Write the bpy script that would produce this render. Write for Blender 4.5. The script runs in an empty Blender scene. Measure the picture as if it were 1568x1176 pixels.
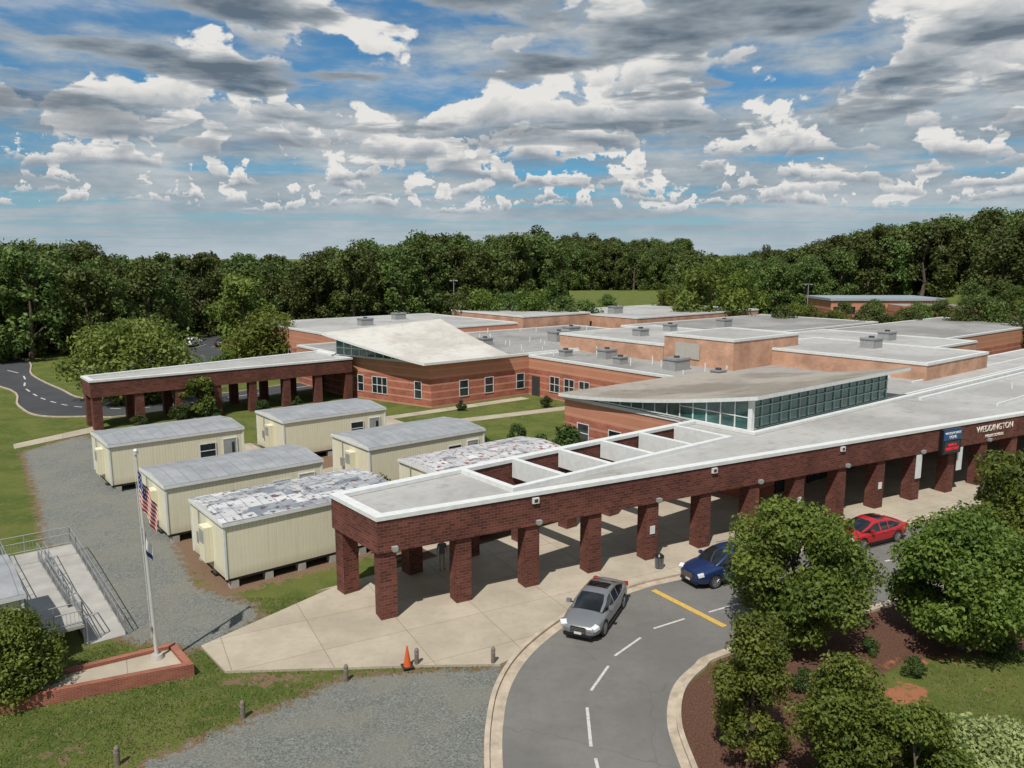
import bpy, math, random
import numpy as np
from mathutils import Vector, Matrix
random.seed(7); rng=np.random.default_rng(7)
sc=bpy.context.scene
R=math.radians
# ------------------------------------------------------------------ survey helper (site marks -> metres on a level plane)
FP=1193.;PT=R(9.2);HC=16.
def G(u,v,z=0.):
    x=(u-784)/FP;y=(v-588)/FP
    t=(HC-z)/(math.sin(PT)+y*math.cos(PT))
    return (x*t,(math.cos(PT)-y*math.sin(PT))*t)
CA,SA=math.cos(R(39)),math.sin(R(39))
def st2w(s,t): return (s*CA-t*SA, s*SA+t*CA)
def w2st(x,y): return (x*CA+y*SA, -x*SA+y*CA)
# ------------------------------------------------------------------ node helpers
def newmat(name):
    m=bpy.data.materials.new(name); m.use_nodes=True
    nt=m.node_tree; b=nt.nodes['Principled BSDF']
    return m,nt,b
def noise(nt,vec,scale,detail=4,rough=.55):
    n=nt.nodes.new('ShaderNodeTexNoise'); n.inputs['Scale'].default_value=scale
    n.inputs['Detail'].default_value=detail; n.inputs['Roughness'].default_value=rough
    if vec is not None: nt.links.new(vec,n.inputs['Vector'])
    return n.outputs[0]
def mrange(nt,val,a,b,c=0.,d=1.,smooth=False):
    n=nt.nodes.new('ShaderNodeMapRange')
    if smooth: n.interpolation_type='SMOOTHSTEP'
    nt.links.new(val,n.inputs[0]); n.inputs[1].default_value=a;n.inputs[2].default_value=b
    n.inputs[3].default_value=c;n.inputs[4].default_value=d
    return n.outputs[0]
def mixc(nt,f,a,b,mode='MIX'):
    n=nt.nodes.new('ShaderNodeMixRGB'); n.blend_type=mode
    for i,v in ((0,f),(1,a),(2,b)):
        if hasattr(v,'is_linked'): nt.links.new(v,n.inputs[i])
        elif i==0: n.inputs[0].default_value=v
        else: n.inputs[i].default_value=(v[0],v[1],v[2],1)
    return n.outputs[0]
def math_(nt,op,a,b=None,c=None):
    n=nt.nodes.new('ShaderNodeMath'); n.operation=op
    for i,v in ((0,a),(1,b),(2,c)):
        if v is None: continue
        if hasattr(v,'is_linked'): nt.links.new(v,n.inputs[i])
        else: n.inputs[i].default_value=v
    return n.outputs[0]
def tco(nt,which='Object'):
    return nt.nodes.new('ShaderNodeTexCoord').outputs[which]
def bump(nt,b,h,strength=.3,dist=.02):
    n=nt.nodes.new('ShaderNodeBump'); n.inputs['Strength'].default_value=strength; n.inputs['Distance'].default_value=dist
    nt.links.new(h,n.inputs['Height']); nt.links.new(n.outputs[0],b.inputs['Normal'])
def simple(name,col,rough=.6,var=.15,scale=3.,metal=0.,bmp=0.,spec=.5,fine=40.):
    m,nt,b=newmat(name); c=tco(nt)
    n1=noise(nt,c,scale,4); n2=noise(nt,c,fine,2)
    f=math_(nt,'ADD',mrange(nt,n1,.3,.7,-var,var),mrange(nt,n2,.3,.7,-var*.4,var*.4))
    f=math_(nt,'ADD',f,1.)
    mul=nt.nodes.new('ShaderNodeVectorMath');mul.operation='SCALE'
    mul.inputs[0].default_value=col; nt.links.new(f,mul.inputs[3])
    nt.links.new(mul.outputs[0],b.inputs['Base Color'])
    b.inputs['Roughness'].default_value=rough;b.inputs['Metallic'].default_value=metal
    b.inputs['Specular IOR Level'].default_value=spec
    if bmp>0: bump(nt,b,n2,bmp,.03)
    return m
def brickmat(name,c1,c2,mortar,bw=.4,rh=.2,bands=False,ms=.018):
    m,nt,b=newmat(name); uv=tco(nt,'UV')
    t=nt.nodes.new('ShaderNodeTexBrick'); nt.links.new(uv,t.inputs['Vector'])
    t.inputs['Scale'].default_value=1;t.inputs['Brick Width'].default_value=bw;t.inputs['Row Height'].default_value=rh
    t.inputs['Mortar Size'].default_value=ms;t.inputs['Mortar Smooth'].default_value=.3
    t.inputs['Color1'].default_value=(*c1,1);t.inputs['Color2'].default_value=(*c2,1);t.inputs['Mortar'].default_value=(*mortar,1)
    n=noise(nt,uv,.5,5); f=mrange(nt,n,.3,.7,.72,1.25)
    col=t.outputs[0]
    s=nt.nodes.new('ShaderNodeVectorMath');s.operation='SCALE';nt.links.new(col,s.inputs[0]);nt.links.new(f,s.inputs[3]);col=s.outputs[0]
    if bands:
        sep=nt.nodes.new('ShaderNodeSeparateXYZ');nt.links.new(uv,sep.inputs[0])
        z=sep.outputs[1]
        fr=math_(nt,'FRACT',math_(nt,'DIVIDE',z,.8))
        bd=math_(nt,'LESS_THAN',fr,.22)
        col=mixc(nt,math_(nt,'MULTIPLY',bd,.6),col,(.52,.29,.21))
        up=math_(nt,'GREATER_THAN',z,3.1)
        col=mixc(nt,math_(nt,'MULTIPLY',up,.6),col,(.50,.25,.16))
    nt.links.new(col,b.inputs['Base Color']);b.inputs['Roughness'].default_value=.85
    b.inputs['Specular IOR Level'].default_value=.2
    bump(nt,b,t.outputs[1],-.4,.01)
    return m
M={}
M['brick_dark']=brickmat('brick_dark',(.145,.048,.036),(.072,.026,.021),(.15,.085,.068),bw=.36,rh=.14,ms=.013)
M['brick_red']=brickmat('brick_red',(.36,.12,.08),(.29,.09,.06),(.3,.16,.12),bands=True)
M['brick_tan']=brickmat('brick_tan',(.50,.29,.20),(.44,.25,.17),(.42,.28,.2))
M['white']=simple('white_trim',(.60,.62,.62),.5,.08)
M['offwhite']=simple('soffit_paint',(.38,.36,.33),.7,.08)
M['concrete_block']=simple('concrete_rough',(.36,.34,.31),.85,.15)
M['metal']=simple('galvanised_metal',(.40,.41,.42),.4,.1,metal=.6)
M['darkmetal']=simple('dark_metal',(.04,.04,.045),.5,.1)
M['hvac']=simple('hvac_grey',(.27,.28,.28),.55,.12)
M['rubber']=simple('rubber',(.02,.02,.02),.8,.1)
M['bluegrey']=simple('bluegrey_metal_roof',(.27,.32,.36),.5,.12)
M['wood']=simple('weathered_wood',(.16,.13,.1),.9,.3,scale=8)
def roofmat(name,base,stain,streak=.5):
    m,nt,b=newmat(name);c=tco(nt)
    n1=noise(nt,c,.12,6,.6);n2=noise(nt,c,1.3,5,.65);n3=noise(nt,c,25,2);n4=noise(nt,c,.45,5,.7)
    col=mixc(nt,mrange(nt,n1,.40,.60,0,streak,True),base,stain)
    col=mixc(nt,mrange(nt,n2,.5,.72,0,.35),col,[x*.6 for x in stain])
    col=mixc(nt,mrange(nt,n4,.60,.64,0,.32,True),col,[x*.62 for x in stain])
    col=mixc(nt,mrange(nt,n3,.4,.7,0,.1),col,[x*.5 for x in stain])
    w=nt.nodes.new('ShaderNodeTexBrick');nt.links.new(c,w.inputs['Vector']);w.inputs['Scale'].default_value=1
    w.inputs['Brick Width'].default_value=12;w.inputs['Row Height'].default_value=2.4;w.inputs['Mortar Size'].default_value=.03
    w.inputs['Mortar Smooth'].default_value=.6
    col=mixc(nt,math_(nt,'MULTIPLY',w.outputs[1],.28),col,[x*.55 for x in stain])
    nt.links.new(col,b.inputs['Base Color']);b.inputs['Roughness'].default_value=.75
    b.inputs['Specular IOR Level'].default_value=.25
    return m
M['roof']=roofmat('roof_membrane',(.39,.39,.385),(.265,.26,.25),.6)
M['roof2']=roofmat('roof_membrane_grey',(.30,.298,.292),(.18,.175,.168),.7)
M['roof_dirty']=roofmat('atrium_roof',(.34,.31,.27),(.19,.165,.135),.8)
M['roof_white']=roofmat('atrium_roof_white',(.54,.53,.50),(.39,.36,.325),.7)
def glassmat(name,col,rough=.08):
    m,nt,b=newmat(name);c=tco(nt);n=noise(nt,c,.8,3)
    nt.links.new(mixc(nt,mrange(nt,n,.35,.65),[x*.5 for x in col],[x*1.3 for x in col]),b.inputs['Base Color'])
    b.inputs['Roughness'].default_value=rough;b.inputs['Specular IOR Level'].default_value=.9
    return m
M['glass']=glassmat('window_glass',(.02,.03,.035))
M['glass_teal']=glassmat('atrium_glass',(.03,.105,.095),.12)
M['frame_teal']=simple('atrium_mullion',(.27,.39,.37),.5,.06)
# ------------------------------------------------------------------ mesh builder
class MB:
    def __init__(s): s.v=[];s.f=[];s.m=[];s.mats=[];s.sm=[]
    def mi(s,name):
        if name not in s.mats: s.mats.append(name)
        return s.mats.index(name)
    def face(s,pts,mat,smooth=False):
        i=len(s.v); s.v+= [tuple(p) for p in pts]; s.f.append(list(range(i,i+len(pts))));s.m.append(s.mi(mat));s.sm.append(smooth)
    def box(s,x0,x1,y0,y1,z0,z1,mat,top=None,M4=None):
        P=[(x0,y0,z0),(x1,y0,z0),(x1,y1,z0),(x0,y1,z0),(x0,y0,z1),(x1,y0,z1),(x1,y1,z1),(x0,y1,z1)]
        if M4 is not None: P=[tuple(M4@Vector(p)) for p in P]
        for q,k in (((0,3,2,1),0),((4,5,6,7),1),((0,1,5,4),0),((1,2,6,5),0),((2,3,7,6),0),((3,0,4,7),0)):
            s.face([P[a] for a in q],(top if (k and top) else mat))
    def prism(s,poly,z0,z1,mat,top=None,bot=True):
        n=len(poly)
        for i in range(n):
            a=poly[i];b=poly[(i+1)%n]
            s.face([(a[0],a[1],z0),(b[0],b[1],z0),(b[0],b[1],z1),(a[0],a[1],z1)],mat)
        s.face([(p[0],p[1],z1) for p in poly],top or mat)
        if bot: s.face([(p[0],p[1],z0) for p in reversed(poly)],mat)
    def ring(s,poly,out,inn,z0,z1,mat):
        o=offs(poly,out);i_=offs(poly,-inn);n=len(poly)
        for k in range(n):
            a,b,c,d=o[k],o[(k+1)%n],i_[(k+1)%n],i_[k]
            s.face([(a[0],a[1],z0),(b[0],b[1],z0),(b[0],b[1],z1),(a[0],a[1],z1)],mat)
            s.face([(c[0],c[1],z0),(d[0],d[1],z0),(d[0],d[1],z1),(c[0],c[1],z1)],mat)
            s.face([(a[0],a[1],z1),(b[0],b[1],z1),(c[0],c[1],z1),(d[0],d[1],z1)],mat)
            s.face([(b[0],b[1],z0),(a[0],a[1],z0),(d[0],d[1],z0),(c[0],c[1],z0)],mat)
    def cyl(s,p0,p1,r0,r1,mat,n=10,caps=True,smooth=True):
        p0=Vector(p0);p1=Vector(p1);d=(p1-p0).normalized()
        a=d.orthogonal().normalized();b=d.cross(a)
        A=[p0+(a*math.cos(2*math.pi*i/n)+b*math.sin(2*math.pi*i/n))*r0 for i in range(n)]
        B=[p1+(a*math.cos(2*math.pi*i/n)+b*math.sin(2*math.pi*i/n))*r1 for i in range(n)]
        for i in range(n):
            j=(i+1)%n; s.face([A[i],A[j],B[j],B[i]],mat,smooth)
        if caps: s.face(B,mat); s.face(A[::-1],mat)
    def obj(s,name,parent=None,loc=(0,0,0),rotz=0,merge=False):
        me=bpy.data.meshes.new(name);me.from_pydata(s.v,[],s.f)
        for k in s.mats: me.materials.append(M[k])
        me.polygons.foreach_set('material_index',s.m)
        me.polygons.foreach_set('use_smooth',s.sm)
        uv=me.uv_layers.new(name='UVMap')
        data=np.zeros((len(me.loops),2))
        for pidx,p in enumerate(me.polygons):
            nn=p.normal
            for li in p.loop_indices:
                co=me.vertices[me.loops[li].vertex_index].co
                if abs(nn.z)>.7: data[li]=(co.x,co.y)
                else:
                    l=math.hypot(nn.x,nn.y) or 1
                    data[li]=((-nn.y*co.x+nn.x*co.y)/l,co.z)
        uv.data.foreach_set('uv',data.ravel())
        if merge:
            import bmesh
            bm=bmesh.new();bm.from_mesh(me);bmesh.ops.remove_doubles(bm,verts=bm.verts,dist=.0005);bm.to_mesh(me);bm.free()
        o=bpy.data.objects.new(name,me);sc.collection.objects.link(o)
        o.location=loc;o.rotation_euler=(0,0,rotz)
        if parent: o.parent=parent
        return o
def offs(poly,d):
    n=len(poly);A=sum(poly[i][0]*poly[(i+1)%n][1]-poly[(i+1)%n][0]*poly[i][1] for i in range(n))
    sg=1 if A>0 else -1;out=[]
    for i in range(n):
        p0=Vector(poly[i-1][:2]);p1=Vector(poly[i][:2]);p2=Vector(poly[(i+1)%n][:2])
        e1=(p1-p0).normalized();e2=(p2-p1).normalized()
        n1=Vector((e1.y,-e1.x))*sg;n2=Vector((e2.y,-e2.x))*sg
        k=1+n1.dot(n2); q=p1+(n1+n2)*(d/max(k,.3)); out.append((q.x,q.y))
    return out
def empty(name,loc=(0,0,0),rotz=0):
    e=bpy.data.objects.new(name,None);sc.collection.objects.link(e);e.location=loc;e.rotation_euler=(0,0,rotz);e.empty_display_size=.5
    return e
def catmull(P,n=8):
    P=[Vector(p) for p in P];out=[]
    Q=[P[0]*2-P[1]]+P+[P[-1]*2-P[-2]]
    for i in range(1,len(Q)-2):
        for k in range(n):
            t=k/n;a,b,c,d=Q[i-1],Q[i],Q[i+1],Q[i+2]
            out.append(tuple(.5*((2*b)+(c-a)*t+(2*a-5*b+4*c-d)*t*t+(3*b-a-3*c+d)*t**3)))
    out.append(tuple(P[-1]));return out
def offline(L,d):
    out=[]
    for i in range(len(L)):
        a=Vector(L[max(i-1,0)]);b=Vector(L[min(i+1,len(L)-1)]);e=(b-a).normalized()
        out.append((L[i][0]+e.y*d,L[i][1]-e.x*d))   # +d = to the right of travel
    return out
def ribbon(mb,L,d0,d1,z0,z1,mat):
    A=offline(L,d0);B=offline(L,d1)
    for i in range(len(L)-1):
        mb.face([(*B[i],z1),(*B[i+1],z1),(*A[i+1],z1),(*A[i],z1)],mat)
        if z1-z0>.02:
            mb.face([(*A[i],z0),(*A[i+1],z0),(*A[i+1],z1),(*A[i],z1)],mat)
            mb.face([(*B[i],z0),(*B[i+1],z0),(*B[i+1],z1),(*B[i],z1)],mat)
# ------------------------------------------------------------------ camera
cam=bpy.data.cameras.new('camera');cam.sensor_width=36;cam.lens=36*FP/1568;cam.clip_end=6000
co=bpy.data.objects.new('camera',cam);sc.collection.objects.link(co);co.location=(0,0,HC);co.rotation_euler=(R(90)-PT,0,0)
sc.camera=co
# ------------------------------------------------------------------ light
SD=Vector((-.36,-.93,0)).normalized();EL=R(57)
L=bpy.data.lights.new('sun','SUN');L.energy=4.9;L.angle=R(.5);L.color=(1,.945,.86)
lo=bpy.data.objects.new('sun',L);sc.collection.objects.link(lo)
sd=Vector((SD.x*math.cos(EL),SD.y*math.cos(EL),math.sin(EL)))
lo.rotation_euler=sd.to_track_quat('Z','Y').to_euler()
# ------------------------------------------------------------------ sky: Nishita + cumulus field (flat bases one unit up, shells of billowing sides)
w=bpy.data.worlds.new('World');sc.world=w;w.use_nodes=True;nt=w.node_tree
try: w.cycles.sampling_method='MANUAL';w.cycles.sample_map_resolution=128
except Exception: pass
nt.nodes.clear();wout=nt.nodes.new('ShaderNodeOutputWorld')
sky=nt.nodes.new('ShaderNodeTexSky');sky.sky_type='NISHITA';sky.sun_disc=False;sky.sun_elevation=EL
sky.sun_rotation=math.atan2(SD.x,SD.y)
gen=tco(nt,'Generated');sep=nt.nodes.new('ShaderNodeSeparateXYZ');nt.links.new(gen,sep.inputs[0])
gx_,gy_,gz_=sep.outputs
rr_=math_(nt,'MAXIMUM',math_(nt,'SQRT',math_(nt,'ADD',math_(nt,'MULTIPLY',gx_,gx_),math_(nt,'MULTIPLY',gy_,gy_))),.01)
ux=math_(nt,'DIVIDE',gx_,rr_);uy=math_(nt,'DIVIDE',gy_,rr_);ue=math_(nt,'DIVIDE',gz_,rr_)
U=nt.nodes.new('ShaderNodeCombineXYZ');nt.links.new(ux,U.inputs[0]);nt.links.new(uy,U.inputs[1]);nt.links.new(ue,U.inputs[2])
zc_=math_(nt,'MAXIMUM',gz_,.012)
cmb=nt.nodes.new('ShaderNodeCombineXYZ');nt.links.new(math_(nt,'DIVIDE',gx_,zc_),cmb.inputs[0]);nt.links.new(math_(nt,'DIVIDE',gy_,zc_),cmb.inputs[1]);cmb.inputs[2].default_value=1
K=10.;S=1.15;OFF=(5.3,2.1,0);T0=.472;TB=.505;VZ=2.0
def mad(v,s,off):
    n=nt.nodes.new('ShaderNodeVectorMath');n.operation='MULTIPLY_ADD';nt.links.new(v,n.inputs[0]);n.inputs[1].default_value=s;n.inputs[2].default_value=off;return n.outputs[0]
def skycol(shells,full=True):
    blue=mixc(nt,1.,sky.outputs[0],(.30,.72,.98),'MULTIPLY')
    c1=noise(nt,mad(cmb.outputs[0],(.16,.34,.5),(3,1,0)),1.,4,.6)
    c2=noise(nt,mad(U.outputs[0],(5,5,17.),(1,7,3)),1.2,5,.62)
    hi=mrange(nt,math_(nt,'MULTIPLY_ADD',c2,.35,math_(nt,'MULTIPLY',c1,.65)),.39,.52,.10,.96,True)
    hicol=mixc(nt,mrange(nt,c2,.36,.64),(.22*K,.285*K,.34*K),(.50*K,.54*K,.56*K))
    col=mixc(nt,hi,blue,hicol)
    for k,D in reversed(list(enumerate(shells))):
        wob=math_(nt,'SINE',math_(nt,'MULTIPLY_ADD',ux,7.+D*1.1,D*5.4))
        d=math_(nt,'MULTIPLY_ADD',wob,.085*D,D)
        v=nt.nodes.new('ShaderNodeVectorMath');v.operation='SCALE';nt.links.new(U.outputs[0],v.inputs[0]);nt.links.new(d,v.inputs[3])
        H=math_(nt,'MULTIPLY_ADD',d,ue,-1.)
        n=noise(nt,mad(v.outputs[0],(1,1,VZ),OFF),S,6,.55)
        na=math_(nt,'MULTIPLY_ADD',H,-.33,n)
        a=math_(nt,'MULTIPLY',mrange(nt,na,T0,T0+.035,0,1,True),mrange(nt,H,-.03,.04,0,1,True))
        f=math_(nt,'SUBTRACT',mrange(nt,H,-.04,.17,.05,1.15),mrange(nt,na,T0+.02,T0+.15,0,.5))
        cl=mixc(nt,mrange(nt,f,0,.85,0,1),(.27*K,.32*K,.375*K),(.79*K,.775*K,.745*K))
        col=mixc(nt,a,col,cl)
    nbv=noise(nt,mad(cmb.outputs[0],(1,1,VZ),(OFF[0],OFF[1],0)),S,5,.52)
    ab=math_(nt,'MULTIPLY',mrange(nt,nbv,TB-.02,TB+.06,0,.96,True),mrange(nt,gz_,.06,.21,.10,1.,True))
    cb=mixc(nt,mrange(nt,nbv,TB,TB+.13,0,1),(.40*K,.445*K,.48*K),(.115*K,.155*K,.20*K))
    cb=mixc(nt,mrange(nt,gz_,.05,.18,.0,1.,True),(.33*K,.375*K,.42*K),cb)
    col=mixc(nt,ab,col,cb)
    hz=mrange(nt,gz_,0.,.10,.62,0.,True)
    col=mixc(nt,hz,col,(.44*K,.52*K,.585*K))
    b=nt.nodes.new('ShaderNodeBackground');b.inputs['Strength'].default_value=.1;nt.links.new(col,b.inputs['Color']);return b.outputs[0]
def mixs(f,a,b):
    n=nt.nodes.new('ShaderNodeMixShader');nt.links.new(f,n.inputs[0]);nt.links.new(a,n.inputs[1]);nt.links.new(b,n.inputs[2]);return n.outputs[0]
allD=[];D=3.0
while D<17: allD.append(D);D*=1.17
def rngD(lo_e,hi_e): return [D for D in allD if D*1.09>=.97/hi_e and D*.91<=1.45/lo_e]
below=nt.nodes.new('ShaderNodeBackground');below.inputs['Strength'].default_value=.1;below.inputs['Color'].default_value=(1.2,1.3,1.,1)
E1,E2=.115,.19
bA=skycol(rngD(.08,E1));bB=skycol(rngD(E1,E2));bC=skycol(rngD(E2,.5));bD=skycol([])
gt=lambda v:math_(nt,'GREATER_THAN',ue,v)
res=mixs(gt(.5),mixs(gt(E2),mixs(gt(E1),bA,bB),bC),bD)
res=mixs(gt(-.01),below.outputs[0],res)
nt.links.new(res,wout.inputs[0])
# ------------------------------------------------------------------ terrain + ground masks
def sstep(a,b,x): t=np.clip((x-a)/(b-a),0,1);return t*t*(3-2*t)
def hgt(x,y): return 9*sstep(385,520,y)+9*sstep(70,190,x)*sstep(150,250,y)
def axis(a,b,step,lo,hi):
    c=list(np.arange(a,b,step));s=step;x=a;L_=[]
    while x>lo: s*=1.18;x-=s;L_.append(x)
    s=step;x=c[-1];R_=[]
    while x<hi: s*=1.18;x+=s;R_.append(x)
    return np.array(L_[::-1]+c+R_)
ax=axis(-42,34,.3,-2500,2500);ay=axis(17,62,.3,-300,4000)
X,Y=np.meshgrid(ax,ay);x=X.ravel();y=Y.ravel()
def sdist(poly,x,y):
    P=np.array(poly);n=len(P);d=np.full(x.shape,1e9);ins=np.zeros(x.shape,bool)
    for i in range(n):
        a=P[i];b=P[(i+1)%n];e=b-a;wx=x-a[0];wy=y-a[1]
        t=np.clip((wx*e[0]+wy*e[1])/(e@e),0,1)
        d=np.minimum(d,np.hypot(wx-t*e[0],wy-t*e[1]))
        c=((a[1]>y)!=(b[1]>y))&(x<(b[0]-a[0])*(y-a[1])/(b[1]-a[1]+1e-12)+a[0])
        ins^=c
    return np.where(ins,-d,d)
gp=lambda L_:[G(*p) for p in L_]
def masks(x,y):
    mask=lambda poly,wd=1.: np.clip(.5-sdist(poly,x,y)/(2*wd),0,1)
    grav=np.maximum(mask(gp([(36,692),(120,668),(150,672),(215,735),(262,822),(300,900),(385,925),(400,945),(310,995),(262,990),(190,980),(112,842),(68,832),(60,770)]),.7),
         mask(gp([(150,1200),(390,1098),(525,1040),(640,1028),(770,1022),(790,1050),(760,1200),(760,1320),(100,1320)]),.7))
    grav=np.maximum(grav,.62*mask([st2w(*p) for p in ((21.5,33.5),(24.6,33.5),(24.6,66),(21.2,66))],.8))
    dirt=np.maximum.reduce([.85*mask([st2w(*p) for p in ((10.5,42.2),(36,42.2),(36,44.6),(10.5,44.6))],1.2),
       .8*mask([st2w(*p) for p in ((10.3,50.5),(36,50.5),(36,57),(10.3,57))],1.5),
       .9*mask([st2w(*p) for p in ((10.8,35.7),(36,36.2),(36,64),(10.8,64))],.9),
       .8*mask(gp([(385,1100),(525,1040),(560,1060),(420,1120),(200,1190),(190,1170)]),.6),
       .62*mask(gp([(340,1030),(520,1024),(520,1040),(400,1060),(330,1050)]),.5),
       .5*mask(gp([(20,1150),(120,1120),(180,1130),(120,1180),(20,1190)]),.8),
       .6*mask(gp([(180,975),(300,990),(320,1040),(290,1045),(262,985),(180,1000)]),.5)])
    mul=mask(gp([(1050,1300),(1060,1176),(1030,1100),(1045,1050),(1110,1002),(1200,960),(1300,905),(1700,800),(1700,985),(1500,1000),(1400,1012),(1330,1040),(1340,1110),(1450,1140),(1450,1300)]),.7)
    mul=np.maximum(mul,mask([st2w(*p) for p in ((21,34),(44,34),(44,36.6),(21,36.6))],.6))
    clay=np.maximum(mask(gp([(1350,1055),(1400,1048),(1425,1062),(1390,1080),(1350,1075)]),.8),.6*mask(gp([(1340,1010),(1480,1000),(1500,1012),(1360,1030)]),.6))
    return grav,dirt,mul,clay
grav,dirt,mul,clay=masks(x,y)
me=bpy.data.meshes.new('ground')
nx,ny=len(ax),len(ay)
zz=hgt(x,y)
me.vertices.add(nx*ny);me.vertices.foreach_set('co',np.stack([x,y,zz],1).ravel())
I=np.arange(nx*ny).reshape(ny,nx)
q=np.stack([I[:-1,:-1],I[:-1,1:],I[1:,1:],I[1:,:-1]],-1).reshape(-1,4)
me.loops.add(q.size);me.loops.foreach_set('vertex_index',q.ravel().astype(np.int32))
me.polygons.add(len(q));me.polygons.foreach_set('loop_start',np.arange(0,q.size,4,dtype=np.int32))
me.update(calc_edges=True);me.polygons.foreach_set('use_smooth',[True]*len(q))
for nm,arr in (('gravel',grav),('dirt',dirt),('mulch',mul),('clay',clay)):
    at=me.attributes.new(nm,'FLOAT','POINT');at.data.foreach_set('value',arr.astype(np.float32))
gm,nt,b=newmat('ground');c=tco(nt,'Object')
def attr(nm):
    a=nt.nodes.new('ShaderNodeAttribute');a.attribute_name=nm;return a.outputs['Fac']
nb=noise(nt,c,.35,5,.6);nm_=noise(nt,c,2.2,5,.65);nf=noise(nt,c,14,3,.7);nff=noise(nt,c,55,2,.7)
g=mixc(nt,mrange(nt,nb,.38,.62,0,1,True),(.072,.112,.020),(.145,.165,.040))
g=mixc(nt,mrange(nt,nm_,.48,.68,0,.8),g,(.19,.165,.07))
g=mixc(nt,mrange(nt,nf,.35,.65,.5,0),g,(.034,.058,.013))
g=mixc(nt,mrange(nt,nff,.4,.7,0,.4),g,(.17,.20,.065))
dcol=mixc(nt,mrange(nt,nf,.3,.7),(.15,.09,.055),(.26,.18,.125))
vor=nt.nodes.new('ShaderNodeTexVoronoi');vor.inputs['Scale'].default_value=18;nt.links.new(c,vor.inputs['Vector'])
vs=nt.nodes.new('ShaderNodeSeparateColor');nt.links.new(vor.outputs['Color'],vs.inputs[0])
gr=mixc(nt,vs.outputs[0],(.105,.115,.108),(.29,.30,.28))
gr=mixc(nt,mrange(nt,nm_,.35,.65,0,.55),gr,(.165,.172,.158))
gr=mixc(nt,mrange(nt,nb,.42,.62,0,.6,True),gr,(.235,.228,.195))
mc=mixc(nt,mrange(nt,nf,.3,.7),(.06,.032,.022),(.20,.105,.075))
mc=mixc(nt,mrange(nt,nm_,.5,.7,0,.6),mc,(.14,.085,.055))
def fac(a,lo,hi,ns=.9):
    v=math_(nt,'ADD',a,mrange(nt,nm_,.25,.75,-ns*.5,ns*.5));v=math_(nt,'ADD',v,mrange(nt,nf,.3,.7,-.1,.1))
    return mrange(nt,v,lo,hi,0,1,True)
col=mixc(nt,fac(attr('dirt'),.45,.65),g,dcol)
col=mixc(nt,math_(nt,'MULTIPLY',fac(attr('gravel'),.18,.40),.9),col,dcol)
col=mixc(nt,fac(attr('gravel'),.45,.62),col,gr)
col=mixc(nt,fac(attr('mulch'),.4,.6,.5),col,mc)
col=mixc(nt,fac(attr('clay'),.4,.6,.8),col,(.36,.15,.085))
nt.links.new(col,b.inputs['Base Color']);b.inputs['Roughness'].default_value=.95;b.inputs['Specular IOR Level'].default_value=.1
hh=math_(nt,'ADD',nf,math_(nt,'MULTIPLY',nff,.6));bump(nt,b,hh,.8,.08)
me.materials.append(gm);o=bpy.data.objects.new('ground',me);sc.collection.objects.link(o)
# ------------------------------------------------------------------ pavement materials
def concmat(name,base,jw,jh):
    m,nt,b=newmat(name);uv=tco(nt,'UV');mp=nt.nodes.new('ShaderNodeMapping');nt.links.new(uv,mp.inputs[0]);mp.inputs['Rotation'].default_value=(0,0,R(-28))
    n1=noise(nt,uv,.35,6,.6);n2=noise(nt,uv,3,5,.7);n3=noise(nt,uv,40,2)
    col=mixc(nt,mrange(nt,n1,.35,.65,0,.8,True),base,[x*.76 for x in base])
    col=mixc(nt,mrange(nt,n2,.5,.75,0,.4),col,[x*.55 for x in base]);col=mixc(nt,mrange(nt,n3,.3,.7,0,.15),col,(.2,.19,.17))
    t=nt.nodes.new('ShaderNodeTexBrick');t.offset=0;nt.links.new(mp.outputs[0],t.inputs['Vector']);t.inputs['Scale'].default_value=1
    t.inputs['Brick Width'].default_value=jw;t.inputs['Row Height'].default_value=jh;t.inputs['Mortar Size'].default_value=.018;t.inputs['Mortar Smooth'].default_value=.2
    t.inputs['Color1'].default_value=(1,1,1,1);t.inputs['Color2'].default_value=(.88,.88,.88,1);t.inputs['Mortar'].default_value=(.5,.48,.45,1)
    col=mixc(nt,.85,col,t.outputs[0],'MULTIPLY')
    nt.links.new(col,b.inputs['Base Color']);b.inputs['Roughness'].default_value=.9;b.inputs['Specular IOR Level'].default_value=.2
    return m
M['concrete']=concmat('concrete_paving',(.44,.385,.305),3.6,3.0)
M['kerb']=simple('kerb_concrete',(.38,.32,.25),.9,.25,scale=2)
def asphalt(name,base):
    m,nt,b=newmat(name);uv=tco(nt,'UV');n1=noise(nt,uv,.25,5,.6);n2=noise(nt,uv,2.5,5,.7);n3=noise(nt,uv,60,2,.8)
    vr=nt.nodes.new('ShaderNodeTexVoronoi');vr.feature='DISTANCE_TO_EDGE';vr.inputs['Scale'].default_value=.16
    wv=nt.nodes.new('ShaderNodeVectorMath');wv.operation='ADD';nt.links.new(uv,wv.inputs[0])
    wn=nt.nodes.new('ShaderNodeTexNoise');wn.inputs['Scale'].default_value=.8;nt.links.new(uv,wn.inputs['Vector']);nt.links.new(wn.outputs['Color'],wv.inputs[1])
    nt.links.new(wv.outputs[0],vr.inputs['Vector'])
    col=mixc(nt,mrange(nt,n1,.35,.65,0,1,True),base,[x*1.35 for x in base])
    col=mixc(nt,mrange(nt,n2,.45,.7,0,.35),col,[x*.7 for x in base]);col=mixc(nt,mrange(nt,n3,.35,.7,0,.45),col,[x*1.9 for x in base])
    col=mixc(nt,mrange(nt,vr.outputs[0],.0,.004,.35,0),col,[x*.5 for x in base])
    nt.links.new(col,b.inputs['Base Color']);b.inputs['Roughness'].default_value=.85;b.inputs['Specular IOR Level'].default_value=.3;bump(nt,b,n3,.3,.01);return m
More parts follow.
